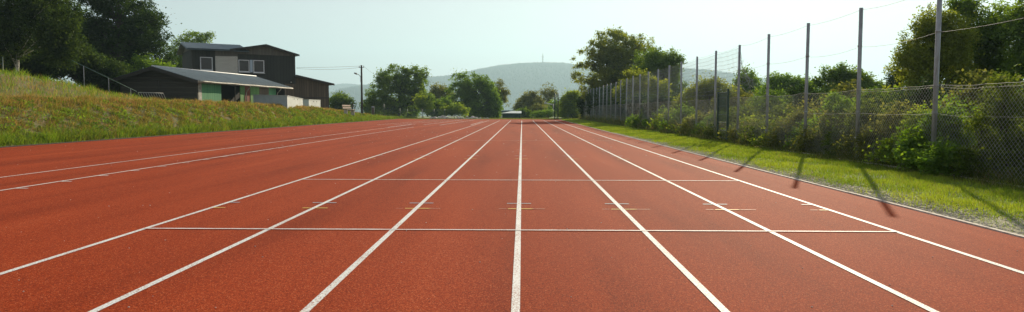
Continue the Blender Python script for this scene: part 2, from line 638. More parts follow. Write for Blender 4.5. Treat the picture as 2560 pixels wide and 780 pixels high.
xs = spread(-60, 40, 2.0, -6500, 6500)
ys = spread(-10, 140, 2.0, -600, 6800)
o = link("ground", grid_mesh("ground", xs, ys, ground_h), M['field'])
meta(o, "meadow ground reaching out to the hills behind the sports ground", kind="structure")

xs = np.concatenate([FOOT - np.arange(0, 12, .25), FOOT - 12 - np.arange(0, 50, 2.0)])[::-1]
ys = np.arange(4, 126, .5)
o = link("embankment", grid_mesh("embankment", xs, ys, lambda X, Y: bank_h(X, Y)), M['bank'])
meta(o, "long grassy embankment running down the left side of the red track", kind="structure")

TX0, TX1, TY0, TY1 = -15.7, 4.62, -8.0, 89.0
mb = MB()
mb.box((TX0, TY0, -.1), (TX1 - TX0, 0, 0), (0, TY1 - TY0, 0), (0, 0, .1))
track = mb.build("running_track", M['track'])
meta(track, "red rubber running track with white lanes", kind="structure")


def strip(x0, y0, x1, y1, wdt, z=.004, name="lane_line", mat='white_line', label=None, wob=0.0):
    d = Vector((x1 - x0, y1 - y0, 0))
    L = d.length
    d.normalize()
    n = Vector((-d.y, d.x, 0)) * wdt / 2
    k = max(1, int(L / 0.05)) if wob else 1
    mb = MB()
    pts = []
    for i in range(k + 1):
        p = Vector((x0, y0, z)) + d * (L * i / k)
        a = 1 + random.uniform(-wob, wob)
        b = 1 + random.uniform(-wob, wob)
        pts.append((p + n * a, p - n * b))
    for i in range(k):
        mb.poly([pts[i][1], pts[i + 1][1], pts[i + 1][0], pts[i][0]][::-1])
    o = mb.build(name, M[mat], track)
    if label: o["label"] = label
    return o


LX = [-0.035 + (i - 3) * 1.22 for i in range(7)]
for i, x in enumerate(LX):
    strip(x, -4, x, 77.5, .052)
YL1, YL2, YL3, YL4 = [G(1300, q).y for q in (576.5, 451, 352, 333)]
mid_lines = [(YL1, .040, 'white_line'), (YL2, .045, 'white_line'), (YL3, .05, 'faint_line'), (YL4, .05, 'faint_line'), (77.6, .10, 'faint_line')]
for (y, wd, mt_) in mid_lines:
    strip(LX[0] + .0, y, LX[6], y, wd, .0075, "cross_line", mt_, wob=.18)
# hurdle marks
for base, mt_, lb in ((G(1300, 523).y, 'yellow_line', "short yellow hurdle mark"), (G(1300, 509.5).y, 'blue_line', "short pale blue hurdle mark")):
    step = 8.5 if mt_ == 'yellow_line' else 9.14
    for k in range(3):
        y = base + step * k
        for i, x in enumerate(LX):
            a = 0.0 if i == 0 else .145
            b = 0.0 if i == 6 else .145
            sh = .02 if mt_ == 'yellow_line' else 0
            if mt_ == 'yellow_line' and k == 0 and i >= 2:
                if i < 6: strip(x + .15, y, x + .15 + .10 + .02 * i, y, .022, .006, "hurdle_mark", 'yellow_worn', "worn faint tail of a hurdle mark", wob=.3)
                if i > 1: strip(x - .15 - .09, y, x - .15, y, .022, .006, "hurdle_mark", 'yellow_worn', "worn faint tail of a hurdle mark", wob=.3)
            if i > 0 : strip(x - .15 + sh, y, x - .027, y, .045, .006, "hurdle_mark", mt_, lb)
            if i < 6: strip(x + .027, y, x + .15 + sh, y, .045, .006, "hurdle_mark", mt_, lb)
for y in (19.9, 20.6, 24.6):
    for x in LX[2:6]:
        strip(x - .13, y, x + .13, y, .04, .0065, "lane_mark", 'faint_line')

# runway lines left
a0, a1 = G(0, 446), G(1010, 309.5)
strip(-8.95, 2, -8.72, 57, .05, name="runway_line")
strip(-7.50, 2, -7.38, 47.5, .05, name="runway_line")
for k in range(13):
    y = 10.15 + k * 1.0
    x = -7.47 if k < 99 else 0
    strip(x, y, x + .20, y, .05, .006, "runway_tick")
for (pa, pb) in (((944, 312), (1103, 299.6)), ((984, 312), (1149, 299.6)), ((970, 318), (1029, 311)), ((1059, 312), (1156, 300)),
                 ((1099, 313), (1187, 299.6)), ((1177, 312), (1207, 304))):
    a, b = G(*pa), G(*pb)
    b.y = min(b.y, 87)
    strip(a.x, a.y, b.x, b.y, .075, .006, "infield_line", 'white_line')

# edging right and left
mb = MB()
y = -8.0
while y < 89:
    x = TX1 + .004 + random.uniform(0, .006)
    mb.box((x, y, -.08), (.05, 0, 0), (0, .985, 0), (0, 0, .095 + random.uniform(-.003, .003)))
    y += 1.0
o = mb.build("track_edging", M['edging'])
meta(o, "narrow pale concrete edging between the red track and the gravel", kind="structure")
mb = MB()
mb.box((TX0 - .09, -8, -.08), (.086, 0, 0), (0, 97, 0), (0, 0, .11))
o = mb.build("bank_edging", M['dark_edging'])
meta(o, "dark low edging where the track meets the grassy bank", kind="structure")

# verge sheets
VX0 = TX1 + .065
mb = MB()
ysg = np.arange(-8, 93, .5)
xg = np.array([VX0, 5.2, 5.8, 6.4, 7.0, 7.6, 8.4, 9.5, 11])


def verge_h(X, Y):
    return -0.012 + 0.05 * np.clip((X - VX0) / 1.0, 0, 1) + 0.012 * lump(X * 2, Y * 1.5) * np.clip((X - VX0), 0, 1) - .2 * sstep(9, 11, X)


o = link("verge", grid_mesh("verge", xg, ysg, verge_h), M['soil'])
meta(o, "strip of mown turf between the track and the chain link fence", kind="structure")


def gravel_w(Y):
    return np.interp(Y, [-8, 6, 10, 14, 20, 27, 34], [.95, .85, .62, .42, .55, .42, .10]) + .09 * np.sin(Y * 2.1) + .06 * np.sin(Y * 5.3 + 1)


mb = MB()
yy = np.arange(-8, 36, .25)
for a, b in zip(yy[:-1], yy[1:]):
    wa, wb = max(.03, gravel_w(a) * .8), max(.03, gravel_w(b) * .8)
    za, zb = [float(verge_h(VX0 + q, r)) + .006 for q, r in ((wa, a), (wb, b))]
    mb.poly([(VX0 + .002, a, -.004), (VX0 + wa, a, za), (VX0 + wb, b, zb), (VX0 + .002, b, -.004)])
o = mb.build("gravel_strip", M['gravel_bed'])
meta(o, "grey gravel strip along the right edge of the track", kind="structure")

# stones of the gravel
oct_v = np.array([(1, 0, 0), (-1, 0, 0), (0, 1, 0), (0, -1, 0), (0, 0, 1), (0, 0, -1)], float)
oct_f = np.array([(0, 2, 4), (2, 1, 4), (1, 3, 4), (3, 0, 4), (2, 0, 5), (1, 2, 5), (3, 1, 5), (0, 3, 5)])


def pebbles(pos, size, name, mat, label):
    n = len(pos)
    sc = size[:, None, None] * rng.uniform(.6, 1.3, (n, 6, 3)) * np.array([1, 1, .55])
    v = (oct_v[None] * sc) + pos[:, None, :]
    f = oct_f[None] + (np.arange(n) * 6)[:, None, None]
    me = np_mesh(name, v.reshape(-1, 3), f.reshape(-1, 3))
    o = link(name, me, mat)
    return meta(o, label, kind="stuff")


n = 9000
gy = 5 + 31 * rng.random(n) ** 1.7
gx = VX0 + np.abs(rng.normal(0, .5, n)) * np.maximum(gravel_w(gy), .1)
gz = verge_h(gx, gy) + .008
pebbles(np.stack([gx, gy, gz], 1), rng.uniform(.006, .022, n) * (1 + gy / 30), "gravel", M['grit'], "loose pale gravel scattered along the track edging")


# ------------------------------------------------------------------ grass
def blades(name, pos, h, wd, cols, mat, label, lean=.35, parent=None):
    n = len(pos)
    a = rng.uniform(0, 2 * math.pi, n)
    d = np.stack([np.cos(a), np.sin(a), np.zeros(n)], 1)
    b = rng.uniform(0, 2 * math.pi, n)
    ln = np.stack([np.cos(b), np.sin(b), np.zeros(n)], 1) * (h * rng.uniform(0.05, lean * 2, n))[:, None]
    up = np.array([0, 0, 1.0])
    v0 = pos - d * wd[:, None] / 2
    v1 = pos + d * wd[:, None] / 2
    m_ = pos + up * (h * .6)[:, None] + ln * .4
    v2 = m_ + d * wd[:, None] * .35
    v3 = m_ - d * wd[:, None] * .35
    v4 = pos + up * (h * rng.uniform(.85, 1.1, n))[:, None] + ln
    V = np.stack([v0, v1, v2, v3, v4], 1).reshape(-1, 3)
    k = (np.arange(n) * 5)[:, None]
    Q = np.concatenate([k + np.array([[0, 1, 2]]), k + np.array([[0, 2, 3]]), k + np.array([[3, 2, 4]])])
    C = np.repeat(cols, 5, 0)
    me = np_mesh(name, V, Q, cols=C)
    o = link(name, me, mat, parent)
    if label: meta(o, label, kind="stuff")
    return o


def mixc(a, b, t):
    return np.array(a)[None] * (1 - t[:, None]) + np.array(b)[None] * t[:, None]


def jitter(c, s=.2):
    return np.clip(c * rng.uniform(1 - s, 1 + s, (len(c), 1)) * rng.uniform(.93, 1.07, c.shape), 0, 1)


# verge lawn
n = 210000
Y = 5.5 * (92 / 5.5) ** rng.random(n)
X = VX0 + .03 + rng.random(n) ** .9 * (8.0 - VX0)
keep = (X - VX0) > gravel_w(Y) * rng.uniform(.0, 1.1, n) * np.where(Y < 36, 1, .4)
X, Y = X[keep], Y[keep]
n = len(X)
pos = np.stack([X, Y, verge_h(X, Y) - .004], 1)
h = rng.uniform(.03, .075, n) * (1 + .5 * lump(X * 2.2, Y * 1.7) * .5) * (1 + .5 * sstep(6.8, 7.5, X))
wd = np.clip(.0045 * Y / 9, .006, .035) * rng.uniform(.8, 1.4, n)
t = np.clip(.5 + .3 * lump(X * 1.1, Y * .9) + rng.normal(0, .25, n), 0, 1)
cols = jitter(mixc((.16, .25, .022), (.36, .43, .05), t))
dry = rng.random(n) < .05
cols[dry] = jitter(mixc((.30, .26, .13), (.22, .2, .08), rng.random(dry.sum())))
blades("verge_grass", pos, h, wd, cols, M['grass'], "short bright green grass of the verge beside the track")

# bank grass
n = 330000
Y = 9.0 * (108 / 9.0) ** (rng.random(n) ** .8)
u = np.where(rng.random(n) < .8, rng.random(n) * 4.6, 4.6 + rng.random(n) * 9)
X = FOOT - .02 - u
gul = (np.abs(Y - 76.2 - .55 * u) < .38) & (u < 3.4)
X, Y, u = X[~gul], Y[~gul], u[~gul]
n = len(X)
pos = np.stack([X, Y, bank_h(X, Y) - .02], 1)
patch = .5 + .28 * lump(X * .8, Y * .55) + .22 * lump(X * 2.3 + 4, Y * 1.9)
low = 1 - sstep(.15, .8 + .9 * sstep(30, 60, Y), u + .35 * lump(X * 1.5, Y * .7))
crest = sstep(2.2, 3.3, u) * (1 - sstep(3.9, 4.9, u))
mound = sstep(4.6, 6.0, u) * (1 - sstep(45, 47, Y))
clump = np.clip(lump(X * 3.1, Y * 2.4) + .6 * lump(X * 6.7 + 2, Y * 5.1), -1, 1.6)
h = (.09 + .07 * np.clip(patch, 0, 1.3) + .10 * low + .07 * crest + .12 * mound) * rng.uniform(.6, 1.35, n) * (1 + .55 * clump) * .85
wd = np.clip(.011 * Y / 22, .009, .05) * rng.uniform(.7, 1.5, n)
green = mixc((.08, .17, .016), (.27, .38, .035), np.clip(rng.normal(.5, .3, n), 0, 1))
olive = mixc((.10, .10, .018), (.30, .26, .06), np.clip(rng.normal(.5, .3, n), 0, 1))
straw = mixc((.24, .14, .05), (.46, .30, .12), rng.random(n))
pg = np.clip(.12 + .85 * low + .15 * sstep(30, 50, Y) + .9 * mound + .6 * (patch - .5) + .25 * sstep(50, 80, Y) * (1 - crest), 0, .96)
ps = np.clip(.20 + .38 * crest + .45 * (.5 - patch) - .22 * low - .2 * mound, .01, .8)
r_ = rng.random(n)
cols = np.where((r_ < pg * (1 - ps))[:, None], green, olive)
cols = np.where((rng.random(n) < ps)[:, None], straw, cols)
blades("bank_grass", pos, h, wd, jitter(cols, .25), M['grass'], "long green and straw coloured grass covering the embankment", lean=.5)

# dark leafy herbs dotted over the bank
n = 900
Yc = 16 * (100 / 16) ** rng.random(n)
uc = .3 + rng.random(n) * 4.2
kk = 26
Yl = np.repeat(Yc, kk) + rng.normal(0, .13, n * kk)
ul = np.repeat(uc, kk) + rng.normal(0, .13, n * kk)
zl_ = bank_h(FOOT - ul, Yl) + rng.random(n * kk) * .16
HERB = np.stack([FOOT - ul, Yl, zl_], 1)

# taller seed heads along the crest and mound
n = 16000
Y = 18 * (105 / 18) ** rng.random(n)
u = 2.6 + rng.random(n) ** 1.2 * 5.5
X = FOOT - u
pos = np.stack([X, Y, bank_h(X, Y)], 1)
h = rng.uniform(.12, .30, n)
cols = jitter(mixc((.30, .19, .085), (.40, .30, .15), rng.random(n)))
blades("seed_heads", pos, h, np.clip(.010 * Y / 22, .009, .035), cols, M['grass'], "reddish brown seed heads standing on the crest of the embankment", lean=.25)

# weeds at the foot of the bank
n = 15000
Y = 16 * (98 / 16) ** rng.random(n)
u = .05 + np.abs(rng.normal(0, .38, n))
keep = np.sin(Y * 1.3) + .6 * np.sin(Y * 3.1 + 1) + rng.normal(0, .6, n) > 0.0
Y, u = Y[keep], u[keep]
keep = np.abs(Y - 76.3) > .5
Y, u = Y[keep], u[keep]
X = FOOT - u
n = len(X)
pos = np.stack([X, Y, bank_h(X, Y)], 1)
cols = jitter(mixc((.08, .15, .02), (.20, .25, .035), rng.random(n)))
blades("bank_weeds", pos, rng.uniform(.15, .38, n), np.clip(.02 * Y / 22, .015, .05), cols, M['grass'], "bright leafy weeds along the foot of the embankment", lean=.6)

# wild grass along the fence and beyond
n = 90000
Y = 7 * (95 / 7) ** rng.random(n)
X = 7.28 + np.abs(rng.normal(0, .8, n)) * rng.choice([1, 1, 1, -.18], n)
pos = np.stack([X, Y, verge_h(X, Y)], 1)
pt = lump(X * .9, Y * .8)
h = rng.uniform(.15, .55, n) * (1 + .35 * pt) * (1 + .5 * (rng.random(n) < .1))
h = np.where(X < 7.25, h * .4, h) * (.45 + .55 * sstep(18, 30, Y))
wd = np.clip(.007 * Y / 10, .007, .035) * rng.uniform(.7, 1.5, n)
cols = jitter(mixc((.05, .095, .015), (.16, .18, .045), np.clip(.45 + .3 * pt + rng.normal(0, .2, n), 0, 1)))
dry = rng.random(n) < .22
cols[dry] = jitter(mixc((.30, .25, .13), (.22, .18, .09), rng.random(dry.sum())))
blades("wild_grass", pos, h, wd, cols, M['grass'], "tall wild grass and dry stalks growing through the foot of the fence", lean=.5)

# far end strip
n = 16000
X = rng.uniform(-17, 8, n); Y = 89.3 + rng.random(n) ** 1.3 * 8
pos = np.stack([X, Y, ground_h(X, Y)], 1)
h = rng.uniform(.05, .22, n)
cols = jitter(mixc((.09, .14, .025), (.24, .22, .08), rng.random(n)))
blades("end_grass", pos, h, rng.uniform(.02, .05, n), cols, M['grass'], "low uneven grass beyond the far end of the track", lean=.5)

# litter on the track
n = 380
pos = np.stack([rng.uniform(-15, 4.5, n), 2.5 + 40 * rng.random(n) ** 2, np.full(n, .004)], 1)
pebbles(pos, rng.uniform(.002, .006, n) * (1 + pos[:, 1] / 12), "track_litter", M['stone'], "tiny pale bits of grit lying on the red track")


# ------------------------------------------------------------------ plants
def leaves_mesh(name, c, size, up_bias=.4, aspect=.55, droop=0.0):
    n = len(c)
    nrm = rng.normal(0, 1, (n, 3))
    nrm[:, 2] = np.abs(nrm[:, 2]) + up_bias
    nrm /= np.linalg.norm(nrm, axis=1)[:, None]
    a = rng.normal(0, 1, (n, 3))
    a[:, 2] -= droop
    a -= nrm * (a * nrm).sum(1)[:, None]
    a /= np.linalg.norm(a, axis=1)[:, None] + 1e-9
    b = np.cross(nrm, a)
    L = (size * rng.uniform(.45, 1.5, n))[:, None] if np.isscalar(size) else (size * rng.uniform(.6, 1.35, n))[:, None]
    W = L * aspect
    k = nrm * L * .12
    V = np.stack([c - a * L * .5, c + b * W * .5 - k + a * L * .05, c + a * L * .5, c - b * W * .5 - k + a * L * .05], 1).reshape(-1, 3)
    Fq = (np.arange(n) * 4)[:, None] + np.array([[0, 1, 2, 3]])
    return np_mesh(name, V, Fq)


def snoise(p, s, seed):
    r = np.random.default_rng(seed)
    out = np.zeros(len(p))
    for k in range(5):
        d = r.normal(0, 1, 3)
        out += np.sin(p @ d * s * (1 + .5 * k) + r.uniform(0, 6.3)) / (1 + .3 * k)
    return out / 2.5


def tree(name, label, cat, Y, lobes, mat, trunk_px=None, base_z=None, ncl=420, nleaf=34, leaf=.16, cr=.34,
         trunk_r=.16, bark='bark', gaps=.1, group=None, droop=0.0, depth=1.0, nlimb=60, crown="crown", aspect=.6, jit=.17, trunk_top=.75, flat=.75, shell=.45, scatter=.05):
    """lobes: (px, py, rx px, ry px[, dY]) ellipsoids of the crown as measured in the photograph at distance Y"""
    seed = abs(hash(label)) % 99991
    seed = sum(ord(ch) * (i + 3) for i, ch in enumerate(label)) % 99991
    r = np.random.default_rng(seed)
    m_ = Y / F
    E = []
    for lb in lobes:
        p = P(lb[0], lb[1], Y)
        rx, ry = lb[2] * m_, lb[3] * m_
        dy = (lb[4] if len(lb) > 4 else r.uniform(-.35, .35)) * rx
        E.append((p.x, p.y + dy, p.z, rx, (rx + ry) / 2 * depth, ry))
    E = np.array(E)
    vol = E[:, 3] * E[:, 4] * E[:, 5]
    pr = vol ** .75
    pr /= pr.sum()
    nc0 = int(ncl * (1.02 + 2.0 * gaps))
    k = r.choice(len(E), nc0, p=pr)
    d = r.normal(0, 1, (nc0, 3))
    d /= np.linalg.norm(d, axis=1)[:, None]
    rad = r.random(nc0) ** shell
    bump_ = 1 + jit * snoise(d * 2.2 + k[:, None] * 3.1, 1.6, seed)
    c = E[k, :3] + d * E[k, 3:] * (rad * bump_)[:, None]
    g = snoise(c, 1.5 / (cr * 3.2), seed + 1)
    order = np.argsort(g + r.normal(0, .12, len(g)))[::-1]
    c = c[order[:ncl]]
    # trunk
    cx = trunk_px if trunk_px is not None else float(np.average([l[0] for l in lobes], weights=pr))
    bp = P(cx, 280, Y)
    if base_z is None:
        base_z = float(bank_h(bp.x, Y)) if bp.x < FOOT and Y < 122 else float(ground_h(bp.x, Y))
    base = Vector((bp.x, Y, base_z))
    c = c[c[:, 2] > base_z + .12]
    ntop = c[:, 2].max()
    cen = c.mean(0)
    T = thing(name, label, cat, base, group)
    mb = MB()
    hgt = (ntop - base_z)
    tp = [base + Vector((0, 0, -.15))]
    nseg = 6
    topx = Vector((cen[0] * .6 + base.x * .4, cen[1] * .6 + base.y * .4, base_z + hgt * trunk_top))
    for i in range(1, nseg + 1):
        t = i / nseg
        q = base.lerp(topx, t)
        q.x += r.normal(0, .02) * hgt * t * .5
        q.y += r.normal(0, .02) * hgt * t * .5
        tp.append(q)
    tr = [trunk_r * (1.25 if i == 0 else 1) * (1 - .85 * i / nseg) for i in range(nseg + 1)]
    if trunk_r > 0.0:
        mb.tube(tp, tr, 8)
        idx = r.choice(len(c), min(nlimb, len(c)), replace=False)
        for j in idx:
            q = Vector(c[j])
            rel = (q.z - base_z) / hgt
            t = max(.12, min(.95, rel * .75 - .08 * r.random())) / max(trunk_top, .3)
            t = min(t, .97)
            fi = t * nseg
            i0 = int(fi)
            s0 = tp[i0].lerp(tp[min(i0 + 1, nseg)], fi - i0)
            rr = max(.012, trunk_r * (1 - .85 * t) * .42)
            mid = s0.lerp(q, .5) + Vector((r.normal(0, .05), r.normal(0, .05), .06)) * (q - s0).length
            mb.tube([s0, mid, q], [rr, rr * .55, rr * .15], 5, cap=False)
            # twigs
            for _ in range(2):
                e = q + Vector(r.normal(0, 1, 3)) * cr * .9
                mb.tube([mid.lerp(q, r.uniform(.2, .9)), e], [rr * .28, rr * .08], 3, cap=False)
        mb.build("trunk" if cat == "tree" else "stem", M[bark], T)
    # leaves
    nl = np.maximum(3, r.normal(nleaf, nleaf * .35, len(c)).astype(int))
    ci = np.repeat(np.arange(len(c)), nl)
    off = r.normal(0, 1, (len(ci), 3)) * cr * .55
    off[:, 2] *= flat
    if droop:
        off[:, :2] *= .5
        off[:, 2] = -np.abs(r.normal(0, 1, len(ci))) * cr * droop
    lc = c[ci] + off
    ns = int(len(lc) * scatter)
    lc[:ns] += r.normal(0, cr * 1.1, (ns, 3))
    lc = lc[lc[:, 2] > base_z + .03]
    global rng
    keep_rng = rng
    rng = r
    me = leaves_mesh(crown, lc, leaf, aspect=aspect, droop=droop)
    rng = keep_rng
    link(crown, me, M[mat], T)
    return T


o = link("bank_herbs", leaves_mesh("bank_herbs", HERB, .06 + .0012 * HERB[:, 1]), M['leaf_oak'])
meta(o, "dark leafy herbs dotted through the grass of the embankment", kind="stuff")

# --- left side
tree("birch_tree", "large dark birch with a white trunk at the left edge of the photo", "tree", 46,
     [(40, 20, 100, 80), (130, 30, 75, 85), (50, -90, 110, 90), (155, 100, 55, 55), (20, 95, 70, 55), (120, -120, 90, 90), (60, -190, 80, 70)],
     'leaf_birch', trunk_px=42, ncl=2100, nleaf=42, leaf=.15, cr=.40, bark='birch_bark', trunk_r=.13, droop=1.0, nlimb=22, aspect=.6, gaps=.05)
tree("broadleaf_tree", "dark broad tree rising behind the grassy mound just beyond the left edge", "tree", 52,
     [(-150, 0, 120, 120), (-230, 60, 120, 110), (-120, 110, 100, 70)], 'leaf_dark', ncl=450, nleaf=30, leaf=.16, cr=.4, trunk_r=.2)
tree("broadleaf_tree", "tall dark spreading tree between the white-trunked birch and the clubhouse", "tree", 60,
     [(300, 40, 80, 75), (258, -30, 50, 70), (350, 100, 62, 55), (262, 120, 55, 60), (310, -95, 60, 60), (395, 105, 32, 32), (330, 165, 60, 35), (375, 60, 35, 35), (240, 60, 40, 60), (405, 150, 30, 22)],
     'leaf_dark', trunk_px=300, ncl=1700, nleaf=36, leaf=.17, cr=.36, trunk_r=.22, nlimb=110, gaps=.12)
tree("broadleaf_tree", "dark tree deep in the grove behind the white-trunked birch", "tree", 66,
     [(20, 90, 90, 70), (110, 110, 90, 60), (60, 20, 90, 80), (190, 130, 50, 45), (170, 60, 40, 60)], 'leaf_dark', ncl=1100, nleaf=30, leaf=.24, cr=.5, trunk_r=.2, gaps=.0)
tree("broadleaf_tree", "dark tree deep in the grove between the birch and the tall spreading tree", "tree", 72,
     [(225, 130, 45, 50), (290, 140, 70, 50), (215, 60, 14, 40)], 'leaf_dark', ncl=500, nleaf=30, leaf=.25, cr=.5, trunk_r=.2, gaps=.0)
tree("leafy_bush", "sunlit green bush under the tall tree, behind the brown shed roof", "bush", 57.5,
     [(350, 165, 38, 26), (395, 168, 38, 20), (300, 180, 30, 22)], 'leaf_mid', ncl=200, nleaf=30, leaf=.15, cr=.3, trunk_r=.05)
tree("broadleaf_tree", "rounded tree peeking up behind the corrugated clubhouse roof", "tree", 98,
     [(495, 112, 36, 34), (452, 130, 30, 36), (480, 160, 55, 40), (430, 175, 30, 40), (520, 95, 12, 16), (468, 92, 14, 18)], 'leaf_oak', ncl=520, nleaf=26, leaf=.24, cr=.5, trunk_r=.22)
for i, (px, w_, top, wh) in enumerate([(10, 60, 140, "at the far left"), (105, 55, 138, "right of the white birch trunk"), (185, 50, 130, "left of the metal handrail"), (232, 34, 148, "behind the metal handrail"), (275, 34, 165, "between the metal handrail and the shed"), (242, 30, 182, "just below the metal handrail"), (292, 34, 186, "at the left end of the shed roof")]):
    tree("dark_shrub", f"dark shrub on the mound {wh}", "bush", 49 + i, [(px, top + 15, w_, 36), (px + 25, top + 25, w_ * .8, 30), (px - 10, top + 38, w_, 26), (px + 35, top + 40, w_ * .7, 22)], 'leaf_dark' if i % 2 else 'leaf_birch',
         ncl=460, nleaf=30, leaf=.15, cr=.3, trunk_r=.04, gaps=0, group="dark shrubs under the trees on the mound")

# --- far middle, beyond the end of the track
tree("round_bush", "dark rounded bush between the clubhouse wing and the utility pole", "bush", 94,
     [(850, 252, 32, 20), (835, 262, 18, 22), (872, 262, 16, 16), (855, 270, 34, 14)], 'leaf_oak', ncl=300, nleaf=26, leaf=.22, cr=.4, trunk_r=.08)
tree("broadleaf_tree", "big dark green tree right of the utility pole, largest of the far row", "tree", 106,
     [(988, 196, 44, 34), (1038, 190, 32, 28), (1012, 205, 34, 36), (952, 236, 40, 34), (1058, 250, 30, 30), (1030, 235, 44, 36), (985, 260, 62, 28), (955, 196, 18, 16), (978, 172, 16, 16), (1060, 200, 16, 18), (925, 262, 22, 20)],
     'leaf_oak', trunk_px=998, ncl=1350, nleaf=26, leaf=.24, cr=.40, trunk_r=.26, nlimb=120, gaps=.22)
tree("bright_bush", "yellow-green bush in front of the big dark far tree", "bush", 100,
     [(1052, 252, 16, 18), (1062, 265, 20, 16)], 'leaf_bright', ncl=150, nleaf=24, leaf=.22, cr=.34, trunk_r=.05)
tree("broadleaf_tree", "small hazy tree in the gap between the two big far trees", "tree", 128,
     [(1098, 228, 26, 22), (1114, 245, 30, 26), (1088, 250, 18, 24), (1090, 218, 8, 12)], 'leaf_dry', ncl=300, nleaf=22, leaf=.28, cr=.45, trunk_r=.14)
tree("bright_bush", "low rounded pale green bush above the heap of white stones", "bush", 98,
     [(1140, 275, 26, 14), (1118, 278, 20, 14), (1158, 278, 16, 12)], 'leaf_bright', ncl=200, nleaf=24, leaf=.20, cr=.32, trunk_r=.04)
tree("broadleaf_tree", "dense green tree right of the stones, in front of the blue hill", "tree", 109,
     [(1158, 206, 38, 26), (1202, 207, 32, 22), (1150, 235, 32, 28), (1240, 255, 26, 26), (1185, 232, 44, 28), (1225, 235, 28, 26), (1168, 255, 34, 24), (1215, 262, 44, 26), (1195, 218, 50, 26), (1170, 270, 40, 20), (1178, 188, 12, 9), (1132, 215, 10, 12)],
     'leaf_mid', trunk_px=1190, ncl=1350, nleaf=26, leaf=.22, cr=.37, trunk_r=.22, nlimb=110, gaps=.22)
tree("birch_tree", "slender airy birch at the right side of the dense green tree", "tree", 112,
     [(1248, 210, 11, 14), (1252, 228, 17, 16), (1262, 248, 15, 16), (1245, 252, 15, 16), (1268, 232, 6, 8)], 'leaf_dry', trunk_px=1247, ncl=260, nleaf=16, leaf=.2, cr=.34, trunk_r=.10, gaps=.3)
tree("broadleaf_tree", "hazy olive tree behind the dark green hut", "tree", 126,
     [(1328, 247, 24, 20), (1310, 262, 22, 18), (1342, 262, 28, 20), (1325, 275, 42, 14), (1296, 268, 10, 10)], 'leaf_dry', trunk_px=1325, ncl=520, nleaf=22, leaf=.28, cr=.42, trunk_r=.18, gaps=.1)
tree("birch_tree", "thin see-through birch between the hut and the corner of the ball net", "tree", 124,
     [(1370, 218, 15, 14), (1378, 236, 15, 14), (1360, 236, 12, 14), (1372, 252, 18, 12)], 'leaf_dry', trunk_px=1372, ncl=200, nleaf=13, leaf=.22, cr=.36, trunk_r=.09, gaps=.35)
tree("leafy_bush", "low bush in front of the thin birch at the end of the track", "bush", 104,
     [(1372, 283, 26, 9), (1345, 286, 20, 7), (1405, 280, 14, 10)], 'leaf_mid', ncl=170, nleaf=22, leaf=.2, cr=.3, trunk_r=.03)
tree("bright_bush", "tall bright green bush at the far corner of the ball net", "bush", 92,
     [(1424, 243, 20, 18), (1418, 262, 26, 22), (1435, 250, 18, 26), (1412, 285, 20, 14), (1436, 280, 22, 16)], 'leaf_bright', ncl=480, nleaf=26, leaf=.19, cr=.32, trunk_r=.08)

far = [(935, 268, 22, 20, 'leaf_mid', "beside the notice board"), (975, 276, 28, 15, 'leaf_oak', "below the left side of the big dark far tree"), (1022, 274, 28, 18, 'leaf_mid', "below the right side of the big dark far tree"),
       (1088, 270, 24, 20, 'leaf_oak', "behind the left end of the white stones"), (1112, 262, 22, 22, 'leaf_mid', "behind the pale green bush"), (1190, 278, 32, 15, 'leaf_oak', "at the foot of the dense green tree"),
       (1228, 276, 24, 16, 'leaf_mid', "between the dense green tree and the slender birch"), (1305, 282, 22, 12, 'leaf_oak', "just right of the dark green hut"), (1345, 276, 28, 16, 'leaf_dry', "at the foot of the hazy olive tree"),
       (1392, 270, 20, 22, 'leaf_mid', "behind the corner posts of the ball net")]
for i, (px, py, rx, ry, mt_, wh) in enumerate(far):
    tree("far_bush", "low green bush " + wh, "bush", 110 + (i % 3) * 3, [(px, py, rx, ry), (px - rx * .5, py + 5, rx * .6, ry * .8), (px + rx * .5, py + 4, rx * .6, ry * .8), (px, py + 12, rx * 1.1, 10)],
         mt_, ncl=190, nleaf=24, leaf=.26, cr=.4, trunk_r=.04, gaps=0.0, group="low bushes beyond the end of the track")

# --- big trees behind the right fence
tree("maple_tree", "largest spreading tree behind the fence, its left branches reaching over the track end", "tree", 82,
     [(1535, 118, 48, 40), (1492, 145, 34, 34), (1590, 125, 45, 40), (1520, 185, 52, 34), (1595, 180, 55, 40), (1452, 165, 22, 9), (1440, 190, 14, 9), (1545, 84, 28, 14), (1462, 205, 22, 12),
      (1500, 215, 34, 30), (1550, 215, 50, 30), (1480, 235, 30, 26), (1630, 205, 30, 30), (1480, 108, 12, 10), (1450, 132, 9, 7), (1432, 148, 7, 6), (1545, 155, 60, 40), (1500, 88, 14, 10)],
     'leaf_gold', trunk_px=1550, ncl=2300, nleaf=30, leaf=.18, cr=.30, trunk_r=.28, nlimb=150, gaps=.22)
tree("maple_tree", "second spreading tree, right of the largest one behind the fence", "tree", 70,
     [(1655, 158, 48, 42), (1622, 160, 40, 40), (1685, 160, 24, 24), (1625, 195, 44, 38), (1680, 190, 26, 34), (1690, 225, 22, 30), (1650, 225, 40, 34)],
     'leaf_oak', trunk_px=1655, ncl=1250, nleaf=28, leaf=.17, cr=.32, trunk_r=.22, nlimb=90, gaps=.14)
tree("golden_bush", "sunlit golden-green bush in front of the two spreading trees", "bush", 58,
     [(1600, 200, 38, 20), (1570, 225, 38, 30), (1640, 225, 38, 28), (1610, 250, 60, 36), (1575, 185, 14, 10), (1690, 265, 30, 30)], 'leaf_gold', trunk_px=1610, ncl=750, nleaf=28, leaf=.14, cr=.27, trunk_r=.10, gaps=.12)
